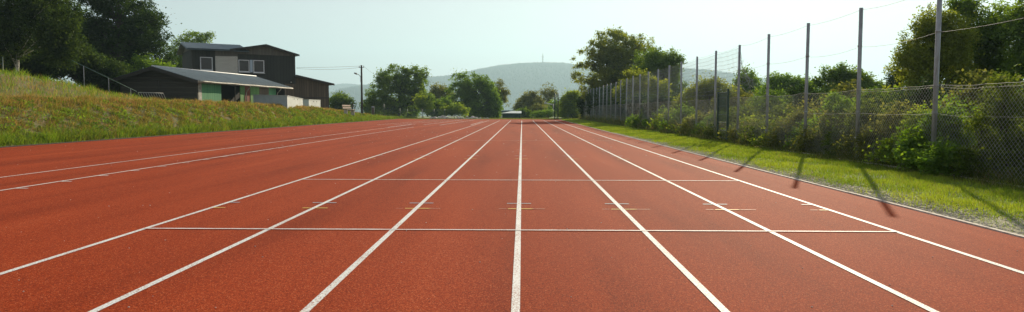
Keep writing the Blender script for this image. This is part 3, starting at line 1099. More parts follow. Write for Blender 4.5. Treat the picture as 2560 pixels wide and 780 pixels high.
for i, (px, Yv, top, wd_) in enumerate([(1462, 84, 236, 20), (1490, 76, 226, 26), (1520, 69, 220, 30), (1556, 63, 226, 30), (1600, 52, 245, 38), (1650, 44, 250, 40)]):
    wh = ["at the far corner of the ball net", "second from the far corner of the ball net", "below the left branches of the largest tree", "below the trunk of the largest tree", "below the golden-green bush", "below the second spreading tree"][i]
    tree("hedge_shrub", "dark hedge shrub behind the net " + wh, "bush", Yv, [(px, (top + 285) / 2, wd_, (290 - top) / 2 + 3), (px + 8, 280, wd_, 18), (px - 8, top + 16, wd_ * .6, 14)],
         'leaf_dark', ncl=330, nleaf=26, leaf=.17, cr=.3, trunk_r=.06, gaps=.0, group="dark hedge behind the far ball net")
tree("leafy_bush", "arching bush behind the fence left of the green gate", "bush", 40,
     [(1760, 225, 36, 26), (1790, 215, 30, 20), (1740, 250, 40, 36), (1800, 250, 40, 40), (1830, 260, 30, 50), (1715, 270, 30, 40)], 'leaf_gold', ncl=750, nleaf=28, leaf=.11, cr=.22, trunk_r=.07, gaps=.1)
tree("broadleaf_tree", "rounded bluish green tree seen through the torn net", "tree", 74,
     [(1868, 195, 26, 22), (1852, 215, 24, 22), (1885, 215, 24, 24), (1865, 238, 40, 26)], 'leaf_mid', ncl=460, nleaf=24, leaf=.19, cr=.33, trunk_r=.14, gaps=.12)
tree("broadleaf_tree", "pair of loose green crowns between the third and fourth nearest posts", "tree", 60,
     [(1938, 208, 20, 28), (1975, 200, 18, 20), (1998, 205, 24, 22), (1960, 232, 56, 34), (2010, 230, 40, 34), (1915, 240, 34, 30)], 'leaf_mid', ncl=900, nleaf=24, leaf=.16, cr=.30, trunk_r=.13, gaps=.2)
tree("broadleaf_tree", "broad open tree between the second and third nearest posts", "tree", 46,
     [(2105, 180, 26, 20), (2075, 190, 32, 22), (2140, 190, 26, 20), (2048, 205, 20, 14), (2110, 208, 60, 22), (2160, 210, 30, 26), (2090, 235, 66, 34), (2180, 240, 44, 36), (2035, 235, 40, 32)], 'leaf_oak', ncl=1150, nleaf=26, leaf=.14, cr=.26, trunk_r=.13, gaps=.2)
tree("conifer_tree", "dark pointed conifer just left of the tall thicket", "tree", 42,
     [(2238, 200, 16, 26), (2238, 228, 28, 26)], 'leaf_dark', ncl=200, nleaf=30, leaf=.10, cr=.22, trunk_r=.08)
tree("birch_tree", "olive birch crown behind the nearest post", "tree", 24,
     [(2330, 105, 62, 60), (2290, 160, 56, 50), (2370, 160, 60, 60), (2340, 60, 46, 42), (2290, 215, 60, 50), (2262, 140, 22, 30), (2380, 90, 50, 60)],
     'leaf_gold', ncl=1500, nleaf=30, leaf=.075, cr=.17, trunk_r=.09, gaps=.14, nlimb=120)
tree("broadleaf_tree", "tall dark tree in the middle of the right-hand thicket", "tree", 25,
     [(2440, 90, 60, 70), (2420, 30, 36, 40), (2480, 160, 80, 70), (2410, 190, 70, 60), (2500, 60, 44, 50), (2395, 10, 16, 30), (2440, 250, 90, 50)],
     'leaf_oak', ncl=1500, nleaf=30, leaf=.085, cr=.19, trunk_r=.11, gaps=.12, nlimb=120)
tree("broadleaf_tree", "dark tree filling the upper right corner of the photo", "tree", 23,
     [(2560, 90, 60, 60), (2600, 20, 60, 60), (2580, 180, 80, 70), (2640, 120, 80, 90), (2530, 40, 22, 30), (2600, 260, 90, 50)],
     'leaf_oak', ncl=1300, nleaf=30, leaf=.085, cr=.19, trunk_r=.11, gaps=.12, nlimb=100)

# shrubs along the fence: prototypes are copied with their parts
def dup(root, loc, rz, s, label, group):
    r = root.copy()
    COL.objects.link(r)
    r.location = loc
    r.rotation_euler = (0, 0, rz)
    r.scale = s
    r["label"] = label
    r["group"] = group
    for ch in root.children:
        c = ch.copy()
        COL.objects.link(c)
        c.parent = r
    return r


def hedge_plant(name, label, Y, X, hgt, wd_, mat, **kw):
    """a shrub of given real size standing on the turf"""
    z0 = float(verge_h(X, Y)) if X < 11 else float(ground_h(X, Y))

    def px_of(x, y, z):
        v = ROT.transposed() @ Vector((x, y, z - CAM_H))
        return 1280 + F * v.x / -v.z, 390 - F * v.y / -v.z
    k = F / Y
    lob = []
    for (dx, dz, rx, rz) in kw.pop('shape', [(0, .35, .5, .38), (-.3, .25, .35, .3), (.3, .28, .35, .3), (.05, .72, .28, .28)]):
        a, b = px_of(X + dx * wd_, Y, z0 + dz * hgt)
        lob.append((a, b, rx * wd_ * k, rz * hgt * k))
    a, b = px_of(X, Y, z0)
    return tree(name, label, "bush", Y, lob, mat, trunk_px=a, base_z=z0, **kw)


between = ["below the upper right corner", "right of the nearest post", "at the foot of the nearest post", "just left of the nearest post", "midway between the two nearest posts", "right of the second nearest post",
           "at the foot of the second nearest post", "left of the second nearest post", "between the second and third nearest posts", "at the foot of the third nearest post", "left of the third nearest post", "between the third and fourth nearest posts", "right of the fourth nearest post",
           "left of the fourth nearest post", "right of the green gate", "behind the green gate", "left of the green gate", "at the sixth nearest post", "between the sixth and seventh nearest posts", "at the seventh nearest post", "left of the eighth nearest post", "beside the ninth nearest post"]
spec = [  # Y, X, height, width, mat, leaf
    (11.4, 7.98, 1.66, 1.0, 'leaf_shrub', .05), (12.0, 8.05, 1.05, 1.5, 'leaf_mid', .055), (12.9, 8.0, 1.18, 1.3, 'leaf_mid', .06), (14.0, 8.1, 1.15, 1.3, 'leaf_bright', .055),
    (15.0, 8.3, 1.25, 1.4, 'leaf_dry', .05), (15.6, 7.95, .8, 1.1, 'leaf_dry', .045), (16.6, 8.3, 1.3, 1.5, 'leaf_shrub', .05), (17.9, 8.2, 1.15, 1.4, 'leaf_dry', .05),
    (19.0, 8.5, 1.5, 1.5, 'leaf_mid', .06), (20.4, 8.2, 1.2, 1.5, 'leaf_dry', .055), (21.4, 8.1, .8, 1.3, 'leaf_bright', .06), (22.6, 8.5, 1.3, 1.6, 'leaf_shrub', .06), (24.2, 8.3, .95, 1.3, 'leaf_dry', .06),
    (25.6, 8.4, .8, 1.3, 'leaf_bright', .065), (27.2, 8.5, 1.35, 1.7, 'leaf_shrub', .065), (29.0, 8.2, 1.0, 1.4, 'leaf_mid', .065), (31, 8.3, 1.3, 1.6, 'leaf_dry', .07), (33, 8.2, .9, 1.4, 'leaf_bright', .07),
    (35.5, 8.3, 1.25, 1.6, 'leaf_mid', .075), (38, 8.2, 1.0, 1.6, 'leaf_bright', .08), (41, 8.3, 1.2, 1.8, 'leaf_mid', .08), (44.5, 8.3, 1.1, 2.0, 'leaf_mid', .09)]
kind = {'leaf_shrub': "olive green", 'leaf_mid': "green leafy", 'leaf_bright': "light green", 'leaf_dry': "olive weedy"}
for i, (Yv, Xv, hh, ww, mt_, lf) in enumerate(spec):
    hedge_plant("fence_shrub", f"{kind[mt_]} shrub {between[i]}", Yv, Xv - .22, hh * 1.06, ww * 1.12, mt_, leaf=lf * 1.2, cr=.13 + .04 * (Yv > 20), ncl=430 if Yv < 20 else 280,
                nleaf=30, trunk_r=.018, gaps=.32, nlimb=80, group="wild shrubs along the chain link fence", scatter=.15)
back = ["behind the shrub in the lower right", "behind the nearest post", "left of the nearest post", "between the two nearest posts", "behind the second nearest post", "left of the second nearest post",
        "behind the third nearest post", "left of the third nearest post", "between the fourth and fifth nearest posts", "behind the green gate"]
for i, (Yv, Xv, hh, ww) in enumerate([(12.5, 10.3, 2.0, 2.2), (14.6, 10.2, 1.8, 2.2), (16.8, 10.6, 2.2, 2.4), (19.5, 10.8, 2.1, 2.6), (22.0, 10.8, 2.1, 2.6), (25, 11.3, 2.2, 3.2),
                                      (29, 11.5, 2.3, 3.4), (33, 11.6, 2.4, 3.6), (38, 11.5, 2.4, 4.0), (45, 11.5, 2.6, 4.4)]):
    hedge_plant("thicket_shrub", f"tall dark thicket shrub in the second row {back[i]}", Yv, Xv, hh, ww, ['leaf_dark', 'leaf_oak', 'leaf_dry'][i % 3], leaf=.08 + .0012 * Yv, cr=.22, ncl=420, nleaf=30,
                trunk_r=.04, gaps=.06, nlimb=50, group="second row of the thicket behind the fence")

# ------------------------------------------------------------------ chain link fence with tall posts
FX = 7.38
PY = [12.65 + 2.86 * i for i in range(-2, 27)]
fence = thing("chain_link_fence", "long chain link fence with tall grey steel posts along the right side of the track", "fence", (FX, PY[0], 0))
PTOP = 3.42
for i, y in enumerate(PY):
    mb = MB()
    lean = random.uniform(-.03, .03)
    top = PTOP + random.uniform(-.03, .03)
    mb.tube([(FX, y, -.1), (FX + lean, y + lean * .6, top)], .042, 10)
    for zc in (.55, 1.12, 1.6, 2.56):
        xx = FX + lean * zc / top
        mb.tube([(xx, y, zc), (xx, y, zc + .035)], .048, 10)
    mb.build("post", M['steel'], fence)


def sag(y, z):
    """slack of the wire mesh: sideways and downwards wave between posts"""
    t = (y - PY[0]) / 2.86
    ft = t - math.floor(t)
    s_ = math.sin(math.pi * ft)
    k = math.floor(t)
    a = math.sin(k * 12.9 + 1) * .5 + .5
    return Vector((-.055 + .05 * s_ * math.sin(k * 3.7 + z * 2.1), 0, -(.02 + .05 * a) * s_ * (z / 1.6)))


def wire(mb, pts, r, n=3):
    mb.tube(pts, r, n, cap=False)


# chain link: diagonal wires between z=.02 and 1.62
mb = MB()
ZT = 1.64
cell = .085
ylo, yhi = PY[0], PY[-1]
y = ylo - ZT
cnt = 0
while y < yhi:
    if y < 44:
        step = cell * (1 if y < 28 else 1.5)
        rad = .0018 if y < 20 else (.0019 if y < 30 else .0021)
    else:
        step = .30
        rad = .004
    for sgn in (1, -1):
        ya, yb = (y, y + ZT) if sgn > 0 else (y + ZT, y)
        pts = []
        for q in range(7):
            t = q / 6
            yy_ = ya + (yb - ya) * t
            z = .02 + (ZT - .02) * t
            if ylo <= yy_ <= yhi:
                pts.append(Vector((FX, yy_, z)) + sag(yy_, z))
        if len(pts) > 1: wire(mb, pts, rad)
    y += step
mb.build("wire_mesh", M['wire'], fence)


def long_wire(name, z, y0, y1, r, amp, mat, seg=6, n=4, waver=0.0, xo=0.0):
    mb = MB()
    pts = []
    y = y0
    rr = random.Random(int(z * 1000))
    while y < y1 + .01:
        t = (y - PY[0]) / 2.86
        ft = t - math.floor(t)
        k = math.floor(t)
        a = amp * (.5 + abs(math.sin(k * 7.1 + z)))
        zz = z - 4 * a * ft * (1 - ft) + waver * (math.sin(y * 5.1 + z) * .6 + math.sin(y * 11.3) * .4)
        pts.append(Vector((FX + xo, y, zz)))
        y += 2.86 / seg
    mb.tube(pts, r, n, cap=False)
    return mb.build(name, M[mat], fence)


long_wire("tension_wire", ZT - .01, PY[0], PY[-1], .003, .035, 'wire', 12, waver=.010, xo=-.055)
long_wire("tension_wire", ZT - .045, PY[0], PY[3], .0026, .05, 'wire', 12, waver=.014, xo=-.06)
long_wire("tension_wire", 1.12, PY[0], PY[4], .0024, .03, 'wire', 12, waver=.012, xo=-.06)
long_wire("top_wire", 3.36, PY[0], PY[-1], .0034, .045, 'wire', 8, xo=-.02)
long_wire("top_wire", 2.56, PY[0], PY[6], .003, .05, 'wire', 8, xo=-.02)

# upper ball net, square mesh, from the torn edge onwards
mb = MB()
yn0 = PY[6] - 1.3
for y in np.arange(PY[6], 50, .15):
    mb.tube([(FX - .01, y, ZT), (FX - .01, y, 3.3 - .04 * math.sin((y - PY[0]) / 2.86 % 1 * math.pi))], .0042, 3, cap=False)
for z in np.arange(ZT + .15, 3.33, .15):
    pts = [(FX - .01, y, z - .03 * math.sin(((y - PY[0]) / 2.86 % 1) * math.pi) + .008 * math.sin(y * 9 + z * 5)) for y in np.arange(PY[6], 50.2, .4)]
    mb.tube(pts, .0042, 3, cap=False)
mb.build("ball_net", M['net'], fence)
# torn flap
mb = MB()
rr = random.Random(4)
for k in range(9):
    t = k / 8
    y0 = PY[6] - .02 - t * 1.45
    ztop = 3.30 - 2.2 * t ** .45 * .55
    zbot = 2.35 - rr.uniform(0, .5)
    pts = []
    for q in range(8):
        s_ = q / 7
        pts.append((FX + rr.uniform(-.05, .05), y0 - .25 * math.sin(s_ * 3) + rr.uniform(-.05, .05), max(ztop + (zbot - ztop) * s_, 1.7)))
    mb.tube(pts, .0042, 3, cap=False)
for k in range(12):
    z = 3.25 - k * .11
    pts = [(FX + rr.uniform(-.04, .04), PY[6] - q * .18 * (1 + .1 * k) * min(1, .35 + k * .08), z - .10 * q * rr.uniform(.3, 1.3)) for q in range(6)]
    mb.tube(pts, .0042, 3, cap=False)
o = mb.build("torn_net_flap", M['net'], fence)
o["label"] = "torn hanging flap at the near edge of the ball net"
# far section: closer horizontal cords
mb = MB()
for z in np.arange(.25, 3.4, .27):
    pts = [(FX - .02, y, z - .02 * math.sin(((y - PY[0]) / 2.86 % 1) * math.pi)) for y in np.arange(47, PY[-1], .7)]
    mb.tube(pts, .009, 4, cap=False)
for y in np.arange(50, PY[-1], .3):
    mb.tube([(FX - .02, y, .05), (FX - .02, y, 3.3)], .004, 3, cap=False)
mb.build("ball_net", M['green_net'], fence)
# low concrete kerb at fence foot
mb = MB()
y = 5.0
while y < 40:
    z = float(verge_h(FX - .18, y))
    mb.box((FX - .16 + random.uniform(-.006, .006), y, z - .1), (.06, 0, 0), (0, 1.18, 0), (0, 0, .15))
    y += 1.2
o = mb.build("foot_kerb", M['edging'], fence)

# corner of the ball net at the far end
ef = thing("ball_net_corner", "short ball net with green posts turning the corner at the far end of the track", "net", (4.4, 90.6, 0))
for x in (4.2, 4.62):
    mb = MB()
    mb.tube([(x, 90.4, -.1), (x, 90.4, 3.35)], .075, 8)
    mb.build("post", M['green_steel'], ef)
mb = MB()
for z in np.arange(.3, 3.3, .25):
    mb.tube([(4.2, 90.4, z), (FX, 90.9, z)], .011, 4, cap=False)
for x in np.arange(4.2, 4.62, .06):
    mb.tube([(x, 90.4, 0), (x, 90.4, 3.2)], .012, 3, cap=False)
mb.build("netting", M['green_net'], ef)

# green gate
gt = thing("garden_gate", "dark green metal gate frame with horizontal rails in front of the chain link fence", "gate", (FX - .14, 25.3, 0))
gy0, gy1 = 24.72, 25.95
for y in (gy0, gy1):
    mb = MB()
    mb.box((FX - .20, y - .035, -.05), (.07, 0, 0), (0, .07, 0), (0, 0, 1.98 if y == gy0 else 1.90))
    mb.build("gate_post", M['green_steel'], gt)
mb = MB()
for z in (1.80, 1.62, 1.32, 1.02, .74, .46, .18):
    mb.tube([(FX - .165, gy0 + .036, z), (FX - .165, gy1 - .036, z)], .014 if z < 1.7 else .022, 6, cap=False)
mb.build("gate_rails", M['green_steel'], gt)["label"] = "horizontal rails of the gate"
mb = MB()
for y in np.arange(gy0 + .08, gy1, .05):
    mb.tube([(FX - .155, y, .78), (FX - .155, y, 1.80)], .006, 3, cap=False)
mb.build("gate_mesh", M['green_steel'], gt)

# ------------------------------------------------------------------ clubhouse
def build_clubhouse():
    YL = 74.0
    th = R(57)
    pL = P(480, 150, YL)
    base_z = 1.0
    L = Vector((pL.x, YL, 0))
    d = Vector((math.sin(th), math.cos(th), 0))
    n = Vector((math.cos(th), -math.sin(th), 0))       # outward, to the viewer
    up = Vector((0, 0, 1))

    def sz(px, py, out=0.0):
        p = hit(px, py, L + n * out, n)
        return (p - L).dot(d), p.z

    def W(s, z, out=0.0):
        return L + d * s + n * out + up * z

    sR, _ = sz(737, 140)
    zt = sz(480, 122)[1]
    B = thing("clubhouse", "dark two-storey clubhouse with white-framed windows and a brown timber wing", "house", L + up * base_z)

    def wallbox(name, s0, s1, z0, z1, out0, out1, mat):
        mb = MB()
        mb.box(W(s0, z0, out0), d * (s1 - s0), -n * (out0 - out1), up * (z1 - z0))
        return mb.build(name, mat, B)

    D = 7.5
    # main body as boxes (front wall is one face of the body)
    wallbox("wall", 0, sR, base_z - .5, zt, 0, -D, M['charcoal'])
    # roof, left: shed roof rising to a ridge behind
    sJ, zJ = sz(606, 127)
    s0, _ = sz(470, 123, .45)
    ov = .5
    depth_r = 4.2
    rise = .95
    mb = MB()
    a = W(-.55, zt - .02, ov); b = W(sJ + .6, zt - .02, ov)
    c = W(sJ + .6, zt + rise, -depth_r); e = W(-.55, zt + rise, -depth_r)
    nn = (b - a).cross(e - a).normalized()
    # corrugated sheet
    ribs = 46
    Lr = (b - a).length
    for i in range(ribs * 2):
        t0, t1 = i / (ribs * 2), (i + 1) / (ribs * 2)
        h0 = .045 if i % 2 else 0
        h1 = 0 if i % 2 else .045
        q = [a.lerp(b, t0) + nn * (.05 + h0), a.lerp(b, t1) + nn * (.05 + h1), e.lerp(c, t1) + nn * (.05 + h1), e.lerp(c, t0) + nn * (.05 + h0)]
        mb.poly(q)
    mb.slab([a, b, c, e], nn, .10)
    rf = mb.build("roof", M['roof_metal'], B)
    mb = MB()
    f_ = W(-.55, zt - .1, -depth_r * 2)
    mb.slab([e, c, W(sJ + .6, zt - .05, -D - .4), W(-.55, zt - .05, -D - .4)], (c - e).cross(W(-.55, zt, -D) - e).normalized(), .10)
    mb.build("rear_roof", M['roof_metal'], B)
    mb = MB()
    mb.poly([W(-.003, zt, -.02), W(-.003, zt + rise - .12, -depth_r), W(-.003, zt, -D)], [(0, 0), (4, 1), (8, 0)])
    mb.slab([W(0, zt, 0), W(0, zt + rise - .14, -depth_r), W(0, zt, -D)], -d, .1, [(0, 0), (4, 1), (8, 0)])
    mb.build("side_gable", M['gable_wood'], B)
    # gable of the right part, facing the track
    sP, zP = sz(665, 111, .5)
    sE, zE = sz(748, 137, .5)
    s1, z1 = sz(598, 126, .5)
    zwR = sz(735, 139)[1]
    mb = MB()
    gl = sJ - .9
    pts = [W(gl, zwR - .08, .09), W(sR + .02, zwR - .08, .09), W(sR + .02, zE + .02, .09), W(sP, zP - .16, .09), W(gl, zt + .12, .09)]
    mb.slab(pts, n, .09, [((p - L).dot(d), p.z) for p in pts])
    mb.build("gable", M['gable_wood'], B)
    mb = MB()
    for (sa, za, sb, zb) in ((gl - .5, zt + .10, sP, zP), (sP, zP, sE, zE)):
        a = W(sa, za, .55); b = W(sb, zb, .55)
        c = W(sb, zb, -D - .4); e = W(sa, za, -D - .4)
        nn = (b - a).cross(e - a).normalized()
        mb.slab([a, b, c, e], nn, .13)
    r2 = mb.build("gable_roof", M['roof_metal'], B)
    mb = MB()
    for (sa, za, sb, zb) in ((gl - .5, zt + .10, sP, zP), (sP, zP, sE + .02, zE)):
        a = W(sa, za + .03, .58); b = W(sb, zb + .03, .58)
        mb.slab([a + up * 0, a - up * .2, b - up * .2, b], n, .03)
    mb.build("verge_board", M['fascia'], B)
    # grey block panel
    sa, za = sz(538, 140, .06)
    sb, zb = sz(594, 141, .06)
    zc = sz(560, 200, .06)[1]
    mb = MB()
    pts = [W(sa, zc, .06), W(sb, zc, .06), W(sb, zb, .06), W(sa, za - .0, .06)]
    mb.slab(pts, n, .055, [((p - L).dot(d), p.z) for p in pts])
    mb.build("block_panel", M['brick'], B)
    mb = MB()
    pts = [W(sa, za + .01, .05), W(sb, zb + .01, .05), W(sb, zt - .08, .05), W(sa, zt - .08, .05)]
    mb.slab(pts, n, .045, [((p - L).dot(d), p.z) for p in pts])
    mb.build("panel_head", M['gable_wood'], B)

    def window(px0, py0, px1, py1):
        a_, zt_ = sz(px0, py0, .05)
        b_, zb_ = sz(px1, py1, .05)
        mb = MB()
        fw = .085
        for (s0_, s1_, z0_, z1_) in ((a_, b_, zb_ - .02, zb_ + fw), (a_, b_, zt_ - fw, zt_), (a_, a_ + fw, zb_ + fw, zt_ - fw), (b_ - fw, b_, zb_ + fw, zt_ - fw)):
            mb.box(W(s0_, z0_, .065), d * (s1_ - s0_), -n * .06, up * (z1_ - z0_))
        mb.box(W(a_ - .05, zb_ - .08, .13), d * (b_ - a_ + .1), -n * .12, up * .058)
        w_ = mb.build("window", M['white_paint'], B)
        mb = MB()
        mb.box(W(a_ + fw, zb_ + fw, .025), d * (b_ - a_ - 2 * fw), -n * .02, up * (zt_ - zb_ - 2 * fw))
        mb.build("pane", M['glass'], w_)
        return w_
    window(500, 142, 532, 176)
    window(596, 149, 624, 180)
    window(633, 150, 661, 182)
    a_, t_ = sz(624.8, 149.5, .05)
    b_, q_ = sz(632.2, 181, .05)
    mb = MB()
    mb.box(W(a_ + .004, q_, .055), d * (b_ - a_ - .008), -n * .05, up * (t_ - q_))
    mb.build("window_panel", M['pale_panel'], B)
    # right wing, lean-to
    sW, zW = sz(822, 211)
    _, zWl = sz(738, 190)
    mb = MB()
    zb1 = sz(820, 246)[1]
    pts = [W(sR + .002, base_z - .5, -.02), W(sW, base_z - .5, -.02), W(sW, zW, -.02), W(sR + .002, zWl, -.02)]
    mb.slab(pts, n, D - 1, [((p - L).dot(d), p.z) for p in pts])
    wing = mb.build("wing_wall", M['brown_wood'], B)
    mb = MB()
    pts = [W(sR - 1.2, base_z - .5, .05), W(sR + .35, base_z - .5, .05), W(sR + .35, zWl - .9, .05), W(sR - 1.2, zWl - .9, .05)]
    mb.slab(pts, n, .045, [((p - L).dot(d), p.z) for p in pts])
    mb.build("wing_wall", M['brown_wood'], B)
    sE2, zE2 = sz(836, 209.5, .45)
    mb = MB()
    a = W(sR + .003, zWl + .12, .45); b = W(sE2, zE2, .45); c = W(sE2, zE2, -D + .8); e = W(sR + .003, zWl + .12, -D + .8)
    mb.slab([a, b, c, e], (b - a).cross(e - a).normalized(), .16)
    mb.build("wing_roof", M['roof_metal'], B)
    mb = MB()
    mb.slab([a + n * .03 + up * .02, a + n * .03 - up * .2, b + n * .03 - up * .2, b + n * .03 + up * .02], n, .028)
    mb.build("wing_fascia", M['fascia'], B)
    # belt board of the wing and lamp
    mb = MB()
    mb.box(W(sR + .36, zb1, .03), d * (sW - sR - .36 + .05), -n * .045, up * .10)
    mb.build("belt_board", M['fascia'], B)
    mb = MB()
    q = W(*sz(727, 205, .1), .1)
    mb.tube([q - n * .09, q + n * .15, q + n * .2 - up * .05], [.03, .03, .07], 6)
    mb.build("wall_lamp", M['white_paint'], B)
    # corner boards
    for s_ in (-.03, sR - .09):
        mb = MB()
        mb.box(W(s_, base_z - .5, .03), d * .12, -n * .14, up * (zt - base_z + .35))
        mb.build("corner_board", M['fascia'], B)


build_clubhouse()


# ------------------------------------------------------------------ shed with the long sheet roof
def build_shed():
    th = R(6)
    Yn = 51.5
    pr = P(380, 165, Yn)
    O = Vector((pr.x, Yn, 0))
    a = Vector((math.sin(th), math.cos(th), 0))     # along the ridge, away
    c = Vector((math.cos(th), -math.sin(th), 0))    # across, to the track
    up = Vector((0, 0, 1))
    zr = pr.z
    bz = .9
    S = thing("timber_shed", "long low timber shed with a blue-grey sheet roof and green boarded front", "shed", O + up * bz)

    def gw(px, py, off=0.0):       # on the near gable plane
        p = hit(px, py, O - a * off, -a)
        return (p - O).dot(c), p.z
    wE, zE = gw(495, 200)
    wL, zL = gw(296, 196)
    far = hit(640, 190, O + c * 0, c)
    Lr = (far - O).dot(a)
    slope = (zr - zE) / wE
    # roof slabs, right and left

    def Q(w_, t, z):
        return O + c * w_ + a * t + up * z
    mb = MB()
    A, B_, C_, D_ = Q(0, 0, zr), Q(wE, 0, zE), Q(wE, Lr, zE), Q(0, Lr, zr)
    nn = (B_ - A).cross(D_ - A).normalized()
    if nn.z < 0: nn = -nn
    mb.slab([A, B_, C_, D_] if (B_ - A).cross(C_ - A).dot(nn) > 0 else [D_, C_, B_, A], nn, .07)
    for k in range(26):           # standing seams
        t = (k + .5) / 26 * Lr
        mb.tube([Q(.02, t, zr - .02) + nn * .012, Q(wE, t, zE) + nn * .012], .016, 4)
    roof = mb.build("roof", M['roof_felt'], S)
    mb = MB()
    zl = zr - slope * 3.3
    A2, B2, C2, D2 = Q(-.002, 0, zr), Q(-3.4, 0, zl), Q(-3.4, Lr, zl), Q(-.002, Lr, zr)
    n2 = (D2 - A2).cross(B2 - A2).normalized()
    if n2.z < 0: n2 = -n2
    mb.slab([D2, C2, B2, A2][::-1] if (B2 - A2).cross(C2 - A2).dot(n2) < 0 else [A2, B2, C2, D2], n2, .07)
    mb.build("rear_roof", M['roof_felt'], S)
    # ridge flashing, white edge
    mb = MB()
    mb.tube([Q(0, -.03, zr + .02), Q(0, Lr + .02, zr + .02)], .05, 6)
    mb.build("ridge_flashing", M['white_paint'], roof)
    # fascias on the near gable, inset wall
    mb = MB()
    for (w0, z0, w1, z1) in ((0, zr, wE - .02, zE), (-3.4, zl, 0, zr)):
        mb.slab([Q(w0, -.03, z0 - .28), Q(w1, -.03, z1 - .28), Q(w1, -.03, z1 - .03), Q(w0, -.03, z0 - .03)], -a, .035)
    mb.build("verge_board", M['fascia'], S)
    ins = .55
    wW = wE - .42
    mb = MB()
    pts = [Q(-3.0, ins, bz - .5), Q(wW, ins, bz - .5), Q(wW, ins, zr - slope * wW - .08), Q(0, ins, zr - .1), Q(-3.0, ins, zr - slope * 3.0 - .08)]
    mb.slab(pts, -a, .12, [((p - O).dot(c), p.z) for p in pts])
    mb.build("gable_wall", M['dark_wood'], S)
    # barn doors on the gable
    mb = MB()
    d0, d1 = gw(345, 230, -ins)[0], gw(398, 230, -ins)[0]
    pts = [Q(d0, ins - .05, bz - .4), Q(d1, ins - .05, bz - .4), Q(d1, ins - .05, gw(370, 203, -ins)[1]), Q(d0, ins - .05, gw(370, 203, -ins)[1])]
    mb.slab(pts, -a, .045, [((p - O).dot(c), p.z) for p in pts])
    mb.build("door", M['dark_wood'], S)
    # long front wall facing the track
    zw = zr - slope * wW - .09
    pw = Q(wW, 0, 0)

    def tt(px):
        p = hit(px, 225, pw, c)
        return (p - O).dot(a)
    Lw = Lr - .3

    def panel(name, t0, t1, z0, z1, mat, out=0.0, th_=.08, uvz=False):
        mb = MB()
        pts = [Q(wW + out, t0, z0), Q(wW + out, t1, z0), Q(wW + out, t1, z1), Q(wW + out, t0, z1)]
        mb.slab(pts, c, th_, [((p - O).dot(a), p.z) for p in pts])
        return mb.build(name, mat, S)
    # interior back wall and end
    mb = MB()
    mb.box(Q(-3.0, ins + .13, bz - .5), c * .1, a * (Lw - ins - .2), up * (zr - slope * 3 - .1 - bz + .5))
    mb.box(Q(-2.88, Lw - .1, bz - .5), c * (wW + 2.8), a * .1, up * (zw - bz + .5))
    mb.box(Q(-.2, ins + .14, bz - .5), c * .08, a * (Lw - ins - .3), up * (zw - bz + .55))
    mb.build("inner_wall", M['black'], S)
    T = {k: tt(k) for k in (500, 504, 553, 588, 601, 612, 626, 640, 648, 672, 690)}
    z0 = bz - .5
    panel("corner_post", ins + .121, T[504] - .005, z0, zw, M['gutter'], .02, .1)
    panel("green_wall", T[504], T[553], z0, zw, M['green_wood'])
    panel("dark_post", T[588], T[588] + .12, z0, zw, M['bark'], .01)
    panel("green_wall", T[601], T[612] - .005, z0, zw, M['lime_wood'])
    dz = P(619, 247, 58).z
    door = panel("door", T[612], T[626], z0 + .9, zw, M['red_wood'], -.03, .05)
    panel("green_wall", T[612], T[626], z0, z0 + .89, M['lime_wood'])
    panel("green_wall", T[626] + .005, T[648], z0, zw, M['lime_wood'])
    panel("brown_wall", T[648] + .005, T[672], z0, zw, M['brown_wood'])
    panel("green_wall", T[672] + .005, min(T[690], Lw), z0, zw, M['green_wood'])
    # head beam
    # gutter and fascia along the eave
    mb = MB()
    mb.box(Q(wE - .03, .0, zE - .20), c * .03, a * Lr, up * .15)
    mb.build("eave_board", M['gutter'], S)
    mb = MB()
    pts = [Q(wE + .07, .05 + k * Lr / 24, zE - .10 - .04 * k / 24 + .012 * math.sin(k * 1.1)) for k in range(25)]
    mb.tube(pts, .065, 8)
    gut = mb.build("gutter", M['gutter'], S)
    for px in (612, 690):
        t = tt(px)
        mb = MB()
        mb.tube([Q(wE + .07, t, zE - .16), Q(wE + .05, t, zE - .3), Q(wW + .10, t + .1, zE - .62), Q(wW + .06, t + .12, zE - .8), Q(wW + .06, t + .12, bz - .4)], .04, 6)
        mb.build("downpipe", M['gutter'], S)


build_shed()


# ------------------------------------------------------------------ sheet metal storage boxes
def storage_box(label, A, B_, C_, zb, doors):
    """A-B long side, B-C door side (top corners)"""
    D_ = A + (C_ - B_)
    o = Vector((B_.x, B_.y, zb))
    T = thing("storage_box", label, "storage box", o, group="zinc storage boxes on the bank")
    low = [Vector((p.x, p.y, zb)) for p in (A, B_, C_, D_)]
    top = [A, B_, C_, D_]
    mb = MB()
    for i in (0, 2, 3):
        j = (i + 1) % 4
        mb.poly([low[i], low[j], top[j], top[i]])
    mb.poly(low[::-1])
    mb.poly([p - Vector((0, 0, .02)) for p in top])
    mb.build("body", M['zinc'], T)
    mb = MB()
    nrm = (C_ - B_).cross(Vector((0, 0, 1))).normalized()
    mb.poly([low[1], low[2], top[2], top[1]])
    f_ = mb.build("door", M['zinc_door'], T)
    mb = MB()
    n = (B_ - A).cross(D_ - A).normalized()
    if n.z < 0: n = -n
    ex = (B_ - A).normalized() * .05
    ey = (C_ - B_).normalized() * .05
    q = [A - ex - ey, B_ + ex - ey, C_ + ex + ey, D_ - ex + ey]
    q = [p + n * .05 for p in q]
    if (q[1] - q[0]).cross(q[3] - q[0]).dot(n) < 0: q = q[::-1]
    mb.slab(q, n, .05)
    mb.build("lid", M['zinc_door'], T)
    for t in doors:
        p = B_.lerp(C_, t) - Vector((0, 0, .14)) + nrm * .03
        mb = MB()
        mb.tube([p - (C_ - B_).normalized() * .08, p + nrm * .05, p + (C_ - B_).normalized() * .08], .022, 5)
        mb.build("handle", M['fascia'], T)
    return T


